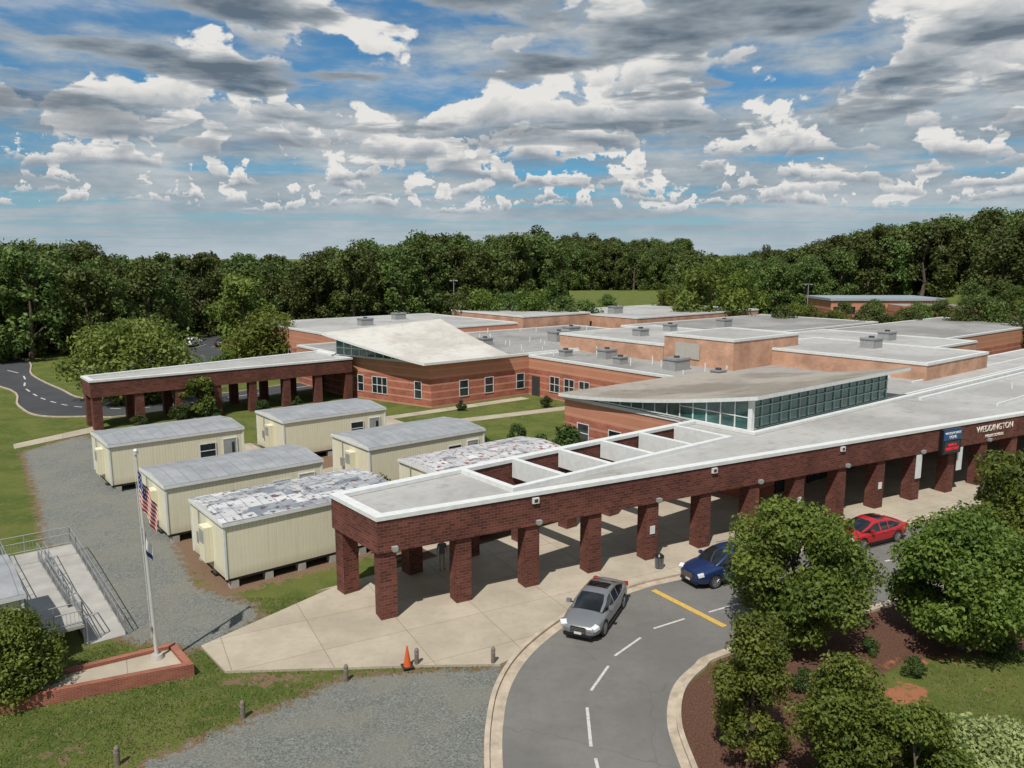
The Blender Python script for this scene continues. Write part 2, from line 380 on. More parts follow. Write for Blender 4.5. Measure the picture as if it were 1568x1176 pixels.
M['asphalt']=asphalt('asphalt_worn',(.112,.109,.104));M['asphalt_dark']=asphalt('asphalt_dark',(.04,.042,.046))
def paint(name,colr):
    m,nt,b=newmat(name);uv=tco(nt,'UV');n=noise(nt,uv,9,4,.7)
    nt.links.new(mixc(nt,mrange(nt,n,.5,.68,0,.75),colr,(.14,.14,.14)),b.inputs['Base Color']);b.inputs['Roughness'].default_value=.7;return m
M['pwhite']=paint('road_paint_white',(.5,.5,.48));M['pyellow']=paint('road_paint_yellow',(.56,.36,.07))
# driveway geometry
CL0=Vector((-5.5,32.05));CD=Vector((.889,.458)).normalized();CP=Vector((.458,-.889)).normalized()
def cl(a,p): q=CL0+CD*a+CP*p;return (q.x,q.y)
O=catmull(gp([(768,1330),(757,1240),(750,1176),(752,1110),(765,1052),(796,1003),(846,960),(898,929)])+[cl(12.4,1.5),cl(17,1.5),cl(40,1.5),cl(130,1.5)],8)
Iq=catmull(gp([(1120,1330),(1085,1240),(1058,1176),(1036,1110),(1042,1058),(1072,1024),(1112,1001)])+[cl(19,8.6),cl(40,8.6),cl(130,8.6)],8)
mb=MB();mb.face([(*p,.008) for p in Iq]+[(*p,.008) for p in reversed(O)],'asphalt');mb.obj('driveway_road')
mb=MB();ribbon(mb,O,-.0,-.18,0,.125,'kerb');ribbon(mb,O,.0,.42,0,.016,'kerb')
ribbon(mb,Iq,.0,.18,0,.125,'kerb');ribbon(mb,Iq,-.32,.0,0,.016,'kerb');mb.obj('kerb')
mb=MB()
def stripe(a,b_,wd,mat,z=.02):
    a=Vector(a);b_=Vector(b_);e=(b_-a).normalized();n=Vector((-e.y,e.x))*wd/2
    mb.face([(*(a-n),z),(*(b_-n),z),(*(b_+n),z),(*(a+n),z)],mat)
for a,b_ in (((916,1180),(912,1162)),((905,1144),(899,1084)),((905,1058),(932,1020)),((941,1005),(981,977)),((1001,963),(1048,948))):
    stripe(G(*a),G(*b_),.11,'pwhite')
stripe(G(1000,904),G(1110,960),.32,'pyellow',.024)
stripe(G(1085,938),G(1130,925),.11,'pwhite')
for k in range(9): stripe(cl(20+k*6,5.0),cl(23+k*6,5.0),.13,'pwhite')
mb.obj('road_markings')
# sidewalk / canopy floor
swp=gp([(308,992),(345,1031),(515,1026),(640,1022),(766,1020)])
ko=[p for p in offline(O,-.18) if p[1]>swp[-1][1]+.1 ]
walk=swp+ko+[st2w(120,33.6),st2w(15.0,33.6),G(508,903)]
mb=MB();mb.prism(walk,-.02,.1,'concrete');mb.obj('sidewalk')
mb=MB()
for poly in ([(36.5,44.5),(39,44.5),(39,68.9),(36.5,68.9)],[(39.02,62),(57,59.5),(57,61.2),(39.02,63.7)],[(24.6,52.5),(36.48,54.5),(36.48,56),(24.6,54)],[(39.02,67.2),(57,67.2),(57,68.7),(39.02,68.7)],[(22.2,33.65),(24,33.65),(24,66),(22.2,66)]):
    mb.prism([st2w(*p) for p in poly],-.02,.03,'concrete')
lw=gp([(22,688),(20,681),(148,653),(155,660)]);mb.prism(lw[::-1],-.02,.05,'concrete')
mb.obj('footpath')
# left road and parking
near=catmull(gp([(-200,560),(0,592),(30,622),(62,637),(140,638)])+[(-38,79.5),(-20,99)],6)
far=catmull(gp([(-200,540),(20,548),(48,575),(90,596),(140,612)])+[(-37,89),(-24,104)],6)
mb=MB();mb.face([(*p,.008) for p in near]+[(*p,.008) for p in reversed(far)],'asphalt_dark')
mb.prism([(-66,112),(-34,100),(-26,160),(-62,168)],-.01,.012,'asphalt_dark')
mb.obj('access_road')
mb=MB();ribbon(mb,near,0,.2,0,.12,'kerb');ribbon(mb,far,-.2,0,0,.12,'kerb');mb.obj('kerb')
mb=MB();mid=[tuple((Vector(a)+Vector(b_))/2) for a,b_ in zip(near,far)]
for i in range(0,len(mid)-1,2): stripe(mid[i],mid[i+1],.2,'pwhite',.02)
for k in range(10): stripe((-60+k*2.8,140),(-60+k*2.8,145),.12,'pwhite',.02)
mb.obj('road_markings')
# ------------------------------------------------------------------ entrance canopy
canopy=empty('entrance_canopy',rotz=R(39))
fr=lambda s:28.8-.19*(s-15.8)
aD=math.atan(-.19)
dv=Vector((math.cos(aD),math.sin(aD)));nv=Vector((-dv.y,dv.x))
mb=MB()
zr=4.72
def deck(poly): mb.prism(poly,3.45,zr,'offwhite',top='roof')
deck([(16.0,fr(16)+.2),(23.3,fr(23.3)+.2),(23.3,33.0),(16.0,33.0)])
deck([(23.3,fr(23.3)+.2),(40.6,fr(40.6)+.2),(40.6,28.4),(23.3,28.4)])
deck([(40.6,fr(40.6)+.2),(120,fr(120)+.2),(120,28.55),(43.3,28.55),(43.3,33.0),(40.6,33.0)])
mb.obj('roof_deck',canopy)
mb=MB()
outer=[(15.8,fr(15.8)),(120,fr(120)),(120,28.56),(43.25,28.56),(43.25,33.2),(15.8,33.2)]
mb.ring(outer,0,.38,3.24,4.74,'brick_dark');mb.obj('brick_fascia',canopy)
mb=MB();mb.ring(outer,.06,.44,4.74,4.93,'white')
mb.box(23.05,40.85,28.38,28.72,4.2,4.95,'white')
for k in range(6):
    s0=23.05+k*3.48;mb.box(s0,s0+.34,28.72,32.75,3.9,4.94,'white')
mb.obj('white_trim',canopy)
mb=MB();Mz=Matrix.Rotation(aD,4,'Z')
ncol=27
for k in range(ncol):
    c0=Vector((15.8,28.8))+dv*(.5+k*3.66)+nv*.5
    M4=Matrix.Translation((c0.x,c0.y,0))@Mz
    mb.box(-.39,.39,-.39,.39,0,3.24,'brick_dark',M4=M4)
for k in range(8): mb.box(15.9+k*3.62,16.7+k*3.62,32.35,33.12,0,3.24,'brick_dark')
mb.obj('columns',canopy)
mb=MB()
for k in range(ncol):
    c0=Vector((15.8,28.8))+dv*(.75+k*3.66);M4=Matrix.Translation((c0.x,c0.y,0))@Mz
    if k%2==0: mb.box(-.13,.13,-.2,-.003,3.32,3.5,'hvac',M4=M4);mb.box(-.09,.09,-.17,-.02,3.26,3.318,'white',M4=M4)
for a in (7.9,19.2,29.5):
    c0=Vector((15.8,28.8))+dv*a;M4=Matrix.Translation((c0.x,c0.y,0))@Mz
    mb.box(-.17,.17,-.12,-.003,4.36,4.64,'white',M4=M4);mb.box(-.1,.1,-.128,-.121,4.42,4.58,'darkmetal',M4=M4)
for k,zc in ((4,1.75),(7,1.7),(9,1.6)):
    c0=Vector((15.8,28.8))+dv*(.5+k*3.66)+nv*.1;M4=Matrix.Translation((c0.x,c0.y,0))@Mz
    mb.box(-.16,.16,-.03,-.004,zc-.22,zc+.22,'white',M4=M4)
for k in (10,11.2):
    c0=Vector((15.8,28.8))+dv*(.5+k*3.66)+nv*.05;M4=Matrix.Translation((c0.x,c0.y,0))@Mz
    mb.box(-.28,.28,-.06,-.02,1.6,3.2,'white',M4=M4)
mb.obj('fascia_fixtures',canopy)
M['letter']=simple('sign_letters',(.66,.62,.55),.5,.04)
def text(body,size,a,zc,parent,mat='letter',off=.03):
    cu=bpy.data.curves.new('lettering','FONT');cu.body=body;cu.size=size;cu.extrude=.02;cu.align_x='CENTER';cu.align_y='CENTER'
    cu.materials.append(M[mat]);t=bpy.data.objects.new('lettering',cu);sc.collection.objects.link(t)
    c0=Vector((15.8,28.8))+dv*a-nv*off;t.location=(c0.x,c0.y,zc);t.rotation_euler=(R(90),0,aD);t.parent=parent
    return t
text('WEDDINGTON',.62,45.3,4.2,canopy);text('MIDDLE SCHOOL',.28,45.3,3.66,canopy)
sg=empty('led_message_sign',rotz=R(39))
M['sblue']=simple('sign_blue',(.02,.08,.22),.4,.05);M['sdark']=simple('sign_dark',(.012,.012,.014),.3,.05)
m,nt2,b2=newmat('led_red');b2.inputs['Base Color'].default_value=(.35,.01,.02,1);b2.inputs['Emission Color'].default_value=(.9,.03,.05,1);b2.inputs['Emission Strength'].default_value=.5;M['led']=m
c0=Vector((15.8,28.8))+dv*40;M4=Matrix.Translation((c0.x,c0.y,0))@Mz
mb=MB();mb.box(-1,1,-.3,-.02,3.0,4.7,'sdark',M4=M4);mb.box(-.95,.95,-.33,-.303,3.95,4.65,'sblue',M4=M4);mb.box(-.8,.8,-.325,-.304,3.1,3.85,'darkmetal',M4=M4);mb.obj('cabinet',sg)
text('WELCOME BACK',.22,40,4.42,sg,'white',.34);text('LIONS',.28,40,4.15,sg,'white',.34);text('HAVE A\nGREAT DAY',.26,40,3.48,sg,'led',.34)
# ------------------------------------------------------------------ covered walkway (north canopy)
cw=empty('covered_walkway',rotz=R(39))
poly=[(14.4,79.8),(41.2,79.8),(41.2,88.7),(14.4,83.6)]
mb=MB();mb.prism(offs(poly,-.2),3.4,4.6,'offwhite',top='roof');mb.obj('roof_deck',cw)
mb=MB();mb.ring(poly,0,.38,3.15,4.6,'brick_dark');mb.obj('brick_fascia',cw)
mb=MB();mb.ring(poly,.06,.44,4.6,4.8,'white');mb.obj('white_trim',cw)
mb=MB()
for k in range(8):
    s0=14.5+k*3.7;mb.box(s0,s0+.8,79.9,80.7,0,3.15,'brick_dark')
    tt=83.6+.19*(s0-14.4)-.95;mb.box(s0,s0+.8,tt,tt+.8,0,3.15,'brick_dark')
mb.obj('columns',cw)
# ------------------------------------------------------------------ school building
school=empty('school_building',rotz=R(39))
W=MB();T=MB()
def pblock(poly,zt,wall,roof='roof',trimw=.3):
    W.prism(poly,-.02,zt-.1,wall,top=roof);T.ring(poly,.07,trimw,zt-.26,zt,'white')
def block(s0,s1,t0,t1,zt,wall,roof='roof',trimw=.3): pblock([(s0,t0),(s1,t0),(s1,t1),(s0,t1)],zt,wall,roof,trimw)
block(43.3,120,28.6,34.5,4.93,'brick_red')
block(43.36,58.9,34.52,46.6,4.75,'brick_red')
block(58.92,90,34.54,69.6,4.7,'brick_red','roof2')
pblock([(45.2,69.62),(90,69.62),(90,94.9),(41.3,94.9),(41.3,83)],4.95,'brick_red','roof2')
block(67,85,56.1,73,6.6,'brick_tan');block(67.05,79,47,56.05,7.8,'brick_tan');block(74,88,31,50,6.5,'brick_tan')
block(46,78,94.95,121,6.0,'brick_red');block(90.1,128,62,84,5.6,'brick_tan','roof2');block(96,130,86,108,6.4,'brick_tan')
block(89.2,104,38,58,6.0,'brick_tan');block(80,95,96,116,6.8,'brick_tan');block(104.1,150,44,61,5.4,'brick_red','roof2')
W.obj('walls_and_flat_roofs',school);T.obj('roof_edge_trim',school)
def atrium(nm,sl,sh,s1,tl,th,zl,zh,zh2,roofm,pw=1.5):
    mb=MB();n=14
    def zz_(k,e): return zl+(zh+(zh2-zh)*e-zl)*k**pw
    for i in range(n):
        k0,k1=i/n,(i+1)/n;t0=tl+(th-tl)*k0;t1=tl+(th-tl)*k1;sa=sl+(sh-sl)*k0;sb=sl+(sh-sl)*k1
        a=(sa,t0,zz_(k0,0));b_=(s1,t0,zz_(k0,1));c_=(s1,t1,zz_(k1,1));d=(sb,t1,zz_(k1,0))
        q=[a,b_,c_,d] if th>tl else [d,c_,b_,a]
        mb.face(q,roofm,True);dn=lambda p:(p[0],p[1],p[2]-.26)
        mb.face([dn(p) for p in q[::-1]],'white')
        mb.face([a,dn(a),dn(d),d],'white');mb.face([b_,dn(b_),dn(c_),c_],'white')
    for t,k,s0 in ((tl,0,sl),(th,1,sh)):
        a=(s0,t,zz_(k,0));b_=(s1,t,zz_(k,1));mb.face([a,b_,dn(b_),dn(a)],'white')
    mb.obj(nm,school)
    return zz_
z1=atrium('atrium_roof',42.9,42.6,63.7,46.9,27.9,4.98,7.35,7.35,'roof_dirty')
z2=atrium('hall_roof',43.9,39.2,55.6,68.9,83.2,5.05,7.5,8.3,'roof_white',1.15)
mb=MB();ft=MB()
mb.box(43.2,61.5,28.75,28.8,4.95,7.0,'glass_teal')
for k in range(17):
    s0=43.15+k*1.144;ft.box(s0,s0+.06,28.66,28.745,5.05,7.02,'frame_teal')
for zb in (4.95,5.7,6.4,7.02): ft.box(43.1,61.6,28.64,28.74,zb,zb+.06,'frame_teal')
ft.box(42.95,43.25,28.5,28.8,4.8,7.1,'white')
def side(sf,tl,th,zf,z0,t_start,t_end,n):
    for i in range(n):
        ta=t_start+(t_end-t_start)*i/n;tb=t_start+(t_end-t_start)*(i+1)/n
        ka=(ta-tl)/(th-tl);kb=(tb-tl)/(th-tl);za=zf(ka,0)-.24;zb=zf(kb,0)-.24
        mb.face([(sf(ta),ta,z0),(sf(tb),tb,z0),(sf(tb),tb,max(zb,z0+.01)),(sf(ta),ta,max(za,z0+.01))],'glass_teal')
        s=sf(tb);ft.box(s-.06,s+.02,tb-.04,tb+.04,z0,max(zb,z0+.05),'white')
        ft.face([(sf(ta)-.07,ta,z0-.1),(sf(tb)-.07,tb,z0-.1),(sf(tb)-.07,tb,z0),(sf(ta)-.07,ta,z0)],'white')
        if za-z0>.95: ft.face([(sf(ta)-.05,ta,z0+.75),(sf(tb)-.05,tb,z0+.75),(sf(tb)-.05,tb,z0+.82),(sf(ta)-.05,ta,z0+.82)],'white')
side(lambda t:43.22,46.9,27.9,z1,4.95,42.5,28.8,12)
s2=lambda t:45.1-(t-69.6)*.33
side(s2,68.9,83.2,z2,4.98,70.2,82.7,11)
W2=MB();W2.face([(61.5,28.8,4.8),(61.5,46.5,4.8),(61.5,46.5,4.9),(61.5,37,5.6),(61.5,28.8,7.05)],'offwhite')
W2.face([(40.8,82.8,4.9),(55.5,82.8,4.9),(55.5,82.8,7.9),(40.8,82.8,7.15)],'offwhite')
W2.obj('atrium_end_walls',school);mb.obj('atrium_glazing',school);ft.obj('mullions',school)
gl=MB();fw=MB()
def win(px_,py_,ang,width,z0,z1_,nm=2):
    M4=Matrix.Translation((px_,py_,0))@Matrix.Rotation(ang,4,'Z')
    gl.box(0,width,-.03,-.004,z0,z1_,'glass',M4=M4)
    for i in range(nm+1):
        x_=width*i/nm;fw.box(x_-.035,x_+.035,-.07,-.032,z0,z1_,'white',M4=M4)
    for zq in (z0-.07,z1_,(z0+z1_)/2-.02): fw.box(-.05,width+.05,-.075,-.031,zq,zq+.06,'white',M4=M4)
def win_s(s,t0,t1,z0,z1_,nm=2): win(s,t1,R(-90),t1-t0,z0,z1_,nm)
def win_t(t,s0,s1,z0,z1_,nm=2): win(s0,t,0,s1-s0,z0,z1_,nm)
wd=Vector((45.2-41.3,69.62-83));wl=wd.length;wa=math.atan2(wd.y,wd.x);wd.normalize()
for a,wdt,nm in ((1.2,.9,1),(2.9,.9,1),(5.2,2.3,3),(11.6,1.0,1)):
    q=Vector((41.3,83))+wd*a;win(q.x,q.y,wa,wdt,.9,2.7,nm)
for s in (48.9,52.4,57.0): win_t(69.62,s,s+1.2,.9,2.6,1)
for t in (65.8,63.4,61.0,56,53.5,50): win_s(58.92,t-1.6,t,.9,2.6,2)
for t in (45,41.5,38): win_s(43.36,t-1.3,t,1.2,2.7,1)
gl.box(58.885,58.915,67.6,69.0,0,2.3,'darkmetal')
for s in range(46,112,4):
    gl.box(s+.2,s+3.2,28.55,28.59,.1,2.7,'glass')
    for i in range(4): fw.box(s+.2+i*.98,s+.26+i*.98,28.49,28.545,.1,2.7,'darkmetal')
    fw.box(s+.2,s+3.2,28.48,28.54,2.2,2.28,'darkmetal')
for t in (100,104,108,112,116): win_s(46,t,t+1.8,1.2,2.8,2)
gl.box(66.96,66.99,51.2,54.4,5.3,7.0,'offwhite')
gl.obj('window_glass',school);fw.obj('window_frames',school)
hv=MB()
for s,t,zz0,a,b_,h in ((62.2,50.5,4.6,2.4,1.6,1.25),(61.5,57.5,4.6,1.3,1.,.8),(61.3,66,4.6,1.3,1.,.8),(62,45,4.6,1.2,1,.7),(64,37,4.6,1.4,1,.8),(70,77,4.85,2.5,1.8,1.4),(80,66,6.5,1.5,1.2,.9),
    (72,64,6.5,1.6,1.3,.9),(82,40,6.4,2.,1.5,1.1),(60,80,4.85,1.6,1.3,.9),(78,83,4.85,2.2,1.6,1.2),(100,72,5.5,2,1.5,1.2),(100,95,6.3,2.2,1.6,1.3),(56,105,5.9,2,1.4,1.1),(66,112,5.9,2,1.4,1.1),(108,30,4.83,1.5,1.2,.8),(63.5,61.5,4.6,1.8,1.4,1.1),(96,45,5.9,2,1.4,1.1)):
    hv.box(s,s+a,t,t+b_,zz0-.02,zz0+h*.85,'hvac');hv.box(s-.08,s+a+.08,t-.08,t+b_+.08,zz0+h*.85,zz0+h,'metal')
    hv.cyl((s+a/2,t+b_/2,zz0+h),(s+a/2,t+b_/2,zz0+h+.18),.3,.3,'darkmetal',12)
rr=random.Random(3)
for k in range(60):
    s=rr.uniform(59.5,66);t=rr.uniform(36,94)
    if k>30: s=rr.uniform(64,118);t=rr.uniform(15,27) if k<42 else rr.uniform(74,93);s=s if k<42 else rr.uniform(57,88)
    if k<42 and k>30: t=max(t,fr(s)+3)
    hgt_=rr.uniform(.3,.9);hv.cyl((s,t,4.5),(s,t,4.75+hgt_),.07,.07,'white',8)
for s0,s1,t0,t1 in ((64,118,27.0,27.25),(66,118,22.2,22.32),(72,118,31.2,31.4)):
    hv.box(s0,s1,t0,t1,4.6,4.97,'white')
hv.obj('rooftop_equipment',school)
# ------------------------------------------------------------------ portable classrooms
def siding(name,col):
    m,nt,b=newmat(name);uv=tco(nt,'UV');sp=nt.nodes.new('ShaderNodeSeparateXYZ');nt.links.new(uv,sp.inputs[0])
    f=math_(nt,'FRACT',math_(nt,'DIVIDE',sp.outputs[0],.2));l=mrange(nt,f,.0,.18,.0,1.,True)
    n=noise(nt,uv,1.2,5,.65)
    sc_=nt.nodes.new('ShaderNodeMapping');nt.links.new(uv,sc_.inputs[0]);sc_.inputs['Scale'].default_value=(4,.25,1)
    st=noise(nt,sc_.outputs[0],1.,4,.6)
    c=mixc(nt,mrange(nt,n,.35,.7,0,.3),col,[x*.8 for x in col]);c=mixc(nt,mrange(nt,st,.55,.75,0,.4),c,[x*.65 for x in (col[0],col[1],col[2]*.9)])
    c=mixc(nt,l,[x*.68 for x in col],c)
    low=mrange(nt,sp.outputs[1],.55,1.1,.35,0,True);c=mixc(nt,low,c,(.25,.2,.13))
    nt.links.new(c,b.inputs['Base Color']);b.inputs['Roughness'].default_value=.6;bump(nt,b,l,.5,.02);return m
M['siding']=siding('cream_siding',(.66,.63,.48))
def metroof(name,kind):
    m,nt,b=newmat(name);c=tco(nt,'UV');sp=nt.nodes.new('ShaderNodeSeparateXYZ');nt.links.new(c,sp.inputs[0])
    f=math_(nt,'FRACT',math_(nt,'DIVIDE',sp.outputs[0],.75));l=mrange(nt,f,0,.08,0,1,True)
    n=noise(nt,c,.7,5,.65);n2=noise(nt,c,2.6,4,.6)
    if kind==0:
        col=mixc(nt,mrange(nt,n,.35,.65),(.25,.26,.275),(.35,.36,.375));col=mixc(nt,mrange(nt,n2,.55,.75,0,.4),col,(.2,.19,.18))
    else:
        br=nt.nodes.new('ShaderNodeTexBrick');nt.links.new(c,br.inputs['Vector']);br.inputs['Scale'].default_value=1;br.inputs['Brick Width'].default_value=1.5;br.inputs['Row Height'].default_value=.62
        br.inputs['Color1'].default_value=(.14,.17,.21,1);br.inputs['Color2'].default_value=(.66,.66,.66,1);br.inputs['Mortar'].default_value=(.3,.3,.3,1);br.inputs['Bias'].default_value=.0;br.inputs['Mortar Size'].default_value=.01
        col=mixc(nt,mrange(nt,n,.54,.60,0,.9) if kind==1 else mrange(nt,n,.44,.52,.1,.9),br.outputs[0],(.50,.50,.51));col=mixc(nt,mrange(nt,n2,.56,.59,0,.95),col,(.20,.045,.03) if kind==2 else (.12,.07,.06))
    col=mixc(nt,l,(.16,.16,.165),col)
    nt.links.new(col,b.inputs['Base Color']);b.inputs['Roughness'].default_value=.5;b.inputs['Metallic'].default_value=.1;bump(nt,b,l,.5,.02);return m
M['mroof0']=metroof('metal_roof',0);M['mroof1']=metroof('metal_roof_patched',1);M['mroof2']=metroof('metal_roof_rusty',2)
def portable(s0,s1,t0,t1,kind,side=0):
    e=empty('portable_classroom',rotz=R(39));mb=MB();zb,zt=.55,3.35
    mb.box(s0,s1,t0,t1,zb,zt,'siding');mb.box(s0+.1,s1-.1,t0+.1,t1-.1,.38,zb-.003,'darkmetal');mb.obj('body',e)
    mb=MB();tm=(t0+t1)/2;o=.1
    for a,b_,za,zb_ in ((t0-o,tm,3.42,3.66),(tm,t1+o,3.66,3.42)):
        mb.face([(s0-o,a,za),(s1+o,a,za),(s1+o,b_,zb_),(s0-o,b_,zb_)],'mroof%d'%kind)
    mb.obj('roof',e)
    mb=MB();mb.ring([(s0,t0),(s1,t0),(s1,t1),(s0,t1)],.11,.05,zt-.12,3.40,'white')
    for s,sg_ in ((s0-o,1),(s1+o,-1)):
        mb.face([(s,t0-o,3.38),(s,t1+o,3.38),(s,t1+o,3.425),(s,tm,3.665),(s,t0-o,3.425)],'white')
    for s in (s0,s1):
        for t in (t0,t1): mb.box(s-.05,s+.05,t-.05,t+.05,zb,zt-.13,'white')
    mb.obj('trim',e)
    mb=MB();
    for s in np.arange(s0+.4,s1,1.75):
        for t in (t0+.25,tm,t1-.25): mb.box(s-.2,s+.2,t-.2,t+.2,0,.378,'concrete_block')
    mb.obj('piers',e)
    mb=MB();mb.box(s0-.42,s0-.004,tm-.75,tm+.1,.95,2.75,'siding');mb.box(s0-.43,s0-.422,tm-.65,tm,1.9,2.6,'hvac')
    mb.box(s0-.18,s0-.004,tm+.9,tm+1.3,1.4,2.0,'metal');mb.cyl((s0-.08,tm+1.1,2.0),(s0-.08,tm+1.1,3.2),.03,.03,'metal',6)
    mb.obj('wall_ac_unit',e)
    mb=MB();w0=s1-3.2
    mb.box(w0,w0+1.1,t0-.03,t0-.004,1.5,2.5,'glass')
    for a,b_,c_,d in ((w0-.06,w0+1.16,1.43,1.5),(w0-.06,w0+1.16,2.5,2.57),(w0-.06,w0,1.5,2.5),(w0+1.1,w0+1.16,1.5,2.5),(w0,w0+1.1,1.97,2.02)): mb.box(a,b_,t0-.06,t0-.031,c_,d,'white')
    d0=s1-1.5;mb.box(d0,d0+.95,t0-.05,t0-.004,.58,2.65,'hvac' if side else 'offwhite')
    mb.box(d0-.07,d0,t0-.07,t0-.004,.58,2.72,'white');mb.box(d0+.95,d0+1.02,t0-.07,t0-.004,.58,2.72,'white');mb.box(d0,d0+.95,t0-.07,t0-.004,2.65,2.72,'white')
    mb.box(d0+.6,d0+.82,t0-.058,t0-.051,1.6,2.4,'glass')
    mb.box(d0-.25,d0+1.2,t0-1.3,t0-.08,.42,.54,'wood')
    for k in range(3): mb.box(d0-.1,d0+1.05,t0-1.3-.28*(k+1),t0-1.3-.28*k-.003,.12*(2-k)+.02,.12*(2-k)+.16,'wood')
    for s in (d0-.25,d0+1.14):
        for t in (t0-1.28,t0-.2): mb.box(s,s+.06,t,t+.06,0,1.45,'wood')
        mb.box(s,s+.06,t0-1.28,t0-.14,1.45,1.52,'wood')
    mb.obj('door_window_steps',e)
portable(11.8,21.3,36.6,41.6,1);portable(11.4,20.8,44.9,49.9,0);portable(11.2,20.4,57.5,62.8,0,1)
portable(23.6,32.6,57.5,63,0,1);portable(24.6,34.2,45.6,51.0,0,1);portable(24.7,34.6,36.9,41.8,2);portable(-7,3.1,33.4,38.4,0)
# ------------------------------------------------------------------ access ramp
rp=empty('access_ramp',rotz=R(39));mb=MB();mr=MB()
M['rampdeck']=simple('ramp_deck',(.33,.32,.30),.8,.15,scale=1)
def run(s0,s1,t0,z0,t1,z1_):
    a=[(s0,t0,z0),(s1,t0,z0),(s1,t1,z1_),(s0,t1,z1_)]
    if t1<t0: a=a[::-1]
    mb.face(a,'rampdeck');lo_=[(p[0],p[1],max(p[2]-.14,-.02)) for p in a]
    for i in range(4):
        j=(i+1)%4;mb.face([lo_[i],lo_[j],a[j],a[i]],'metal')
    mb.face(lo_[::-1],'metal')
def rail(p,q,posts=6):
    p=Vector(p);q=Vector(q);Uz=Vector((0,0,1))
    for i in range(posts+1):
        a=p.lerp(q,i/posts);mr.cyl(a-Uz*.1,a+Uz*1.0,.025,.025,'metal',6)
        if a.z>.3: mr.cyl((a.x,a.y,0),a,.04,.04,'metal',6)
    for h in (1.0,.62,.12): mr.cyl(p+Uz*h,q+Uz*h,.022,.022,'metal',6)
    n=int((q-p).length/.14)
    for i in range(n):
        a=p.lerp(q,i/n);mr.cyl(a+Uz*.12,a+Uz*.62,.008,.008,'metal',4,caps=False)
run(5.35,6.85,34.8,.02,45,.55);run(3.6,5.1,45,.55,37,.95)
mb.box(3.6,6.85,45.02,46.8,.43,.56,'rampdeck');mb.box(3.12,5.3,34.8,36.98,.82,.96,'rampdeck')
rail((6.82,34.8,.02),(6.82,45,.55),8);rail((5.38,34.8,.02),(5.38,45,.55),8);rail((6.82,45,.55),(6.82,46.75,.55),1);rail((3.63,46.75,.55),(6.82,46.75,.55),3)
rail((3.63,45,.55),(3.63,46.75,.55),1);rail((3.63,45,.55),(3.63,37,.95),6);rail((5.07,45,.55),(5.07,37,.95),6);rail((5.28,34.85,.95),(5.28,36.95,.95),1);rail((3.2,34.85,.95),(5.28,34.85,.95),2)
mb.obj('ramp_deck',rp);mr.obj('handrails',rp)
# ------------------------------------------------------------------ planter wall + flagpole
pl=empty('brick_planter_wall');mb=MB()
M['brick_wall']=brickmat('brick_low_wall',(.28,.09,.055),(.21,.06,.04),(.25,.16,.12),.22,.075,ms=.01)
PP=[(-20.0,24.6),(-15.7,26.5),(-12.3,28.0),(-13.8,29.75),(-17.0,27.75),(-20.5,26.4)]
mb.ring(PP,0,.26,-.02,.5,'brick_wall');mb.prism(offs(PP,-.262),-.02,.36,'concrete');mb.obj('wall',pl)
fl=empty('flagpole_with_flags',(-14.05,28.7,.36));mb=MB()
M['pole']=simple('pole_paint',(.6,.6,.58),.35,.04,metal=.3)
mb.cyl((0,0,0),(0,0,.18),.28,.22,'concrete_block',16);mb.cyl((0,0,.18),(-.2,0,8.3),.075,.045,'pole',12)
mb.cyl((-.2,0,8.3),(-.2,0,8.36),.1,.1,'pole',10);mb.cyl((-.11,-.08,.9),(-.27,-.05,8.2),.008,.008,'white',4);mb.box(-.1,-.06,-.16,-.08,1.2,1.4,'metal')
mb.obj('pole',fl)
bpy.ops.mesh.primitive_uv_sphere_add(segments=14,ring_count=8,radius=.1);bl=bpy.context.object;bl.name='finial';bl.location=(-.2,0,8.42);bl.parent=fl;bl.data.materials.append(M['pole'])
M['fred']=simple('flag_red',(.42,.015,.025),.8,.06);M['fwhite']=simple('flag_white',(.66,.66,.64),.8,.05);M['fblue']=simple('flag_blue',(.012,.025,.14),.8,.06)
def flag(nm,z0,hoist,fly,kind):
    mb=MB();nu,nw=36,13
    def P(i,j):
        u=i/nu*fly;v=j/nw*hoist
        xx=.04+.34*u*(1-.1*j/nw);zz=z0-v*(.95)-u*.80;yy=-.06+.10*math.sin(u*8+v*1.5)*min(1,u*3)
        return (xx-.19,yy,zz)
    for i in range(nu):
        for j in range(nw):
            if kind=='us':
                mt='fblue' if (i<nu*.4 and j<7) else ('fred' if j%2==0 else 'fwhite')
                if mt=='fblue' and i%3==1 and j%2==1: mt='fwhite'
            else: mt='fblue' if (i<nu*.4 or j>8) else 'fwhite'
            mb.face([P(i,j),P(i,j+1),P(i+1,j+1),P(i+1,j)],mt,True)
    mb.obj(nm,fl,merge=True)
flag('national_flag',7.7,1.3,1.8,'us');flag('state_flag',5.4,.7,.9,'nc')
# ------------------------------------------------------------------ bollards, cone, bin
for (u,v) in ((180,1172),(372,1100),(530,1043),(638,1020),(755,1018)):
    gx,gy=G(u,v);mb=MB();n=12
    mb.cyl((0,0,-.05),(.01,0,.62),.09,.085,'wood',n);mb.cyl((.01,0,.62),(.012,0,.68),.085,.05,'wood',n)
    mb.cyl((0,0,.45),(0,0,.5),.093,.093,'metal',n);mb.obj('wooden_bollard',loc=(gx,gy,0.08 if v<1030 else 0),rotz=random.random())
M['orange']=simple('cone_orange',(.55,.09,.02),.5,.08)
gx,gy=G(624,1024);mb=MB();mb.box(-.22,.22,-.22,.22,0,.04,'rubber');mb.cyl((0,0,.04),(0,0,.4),.16,.10,'orange',16);mb.cyl((0,0,.4),(0,0,.54),.10,.075,'orange',16);mb.cyl((0,0,.54),(0,0,.86),.075,.028,'orange',16)
mb.obj('traffic_cone',loc=(gx,gy,.1),rotz=.4)
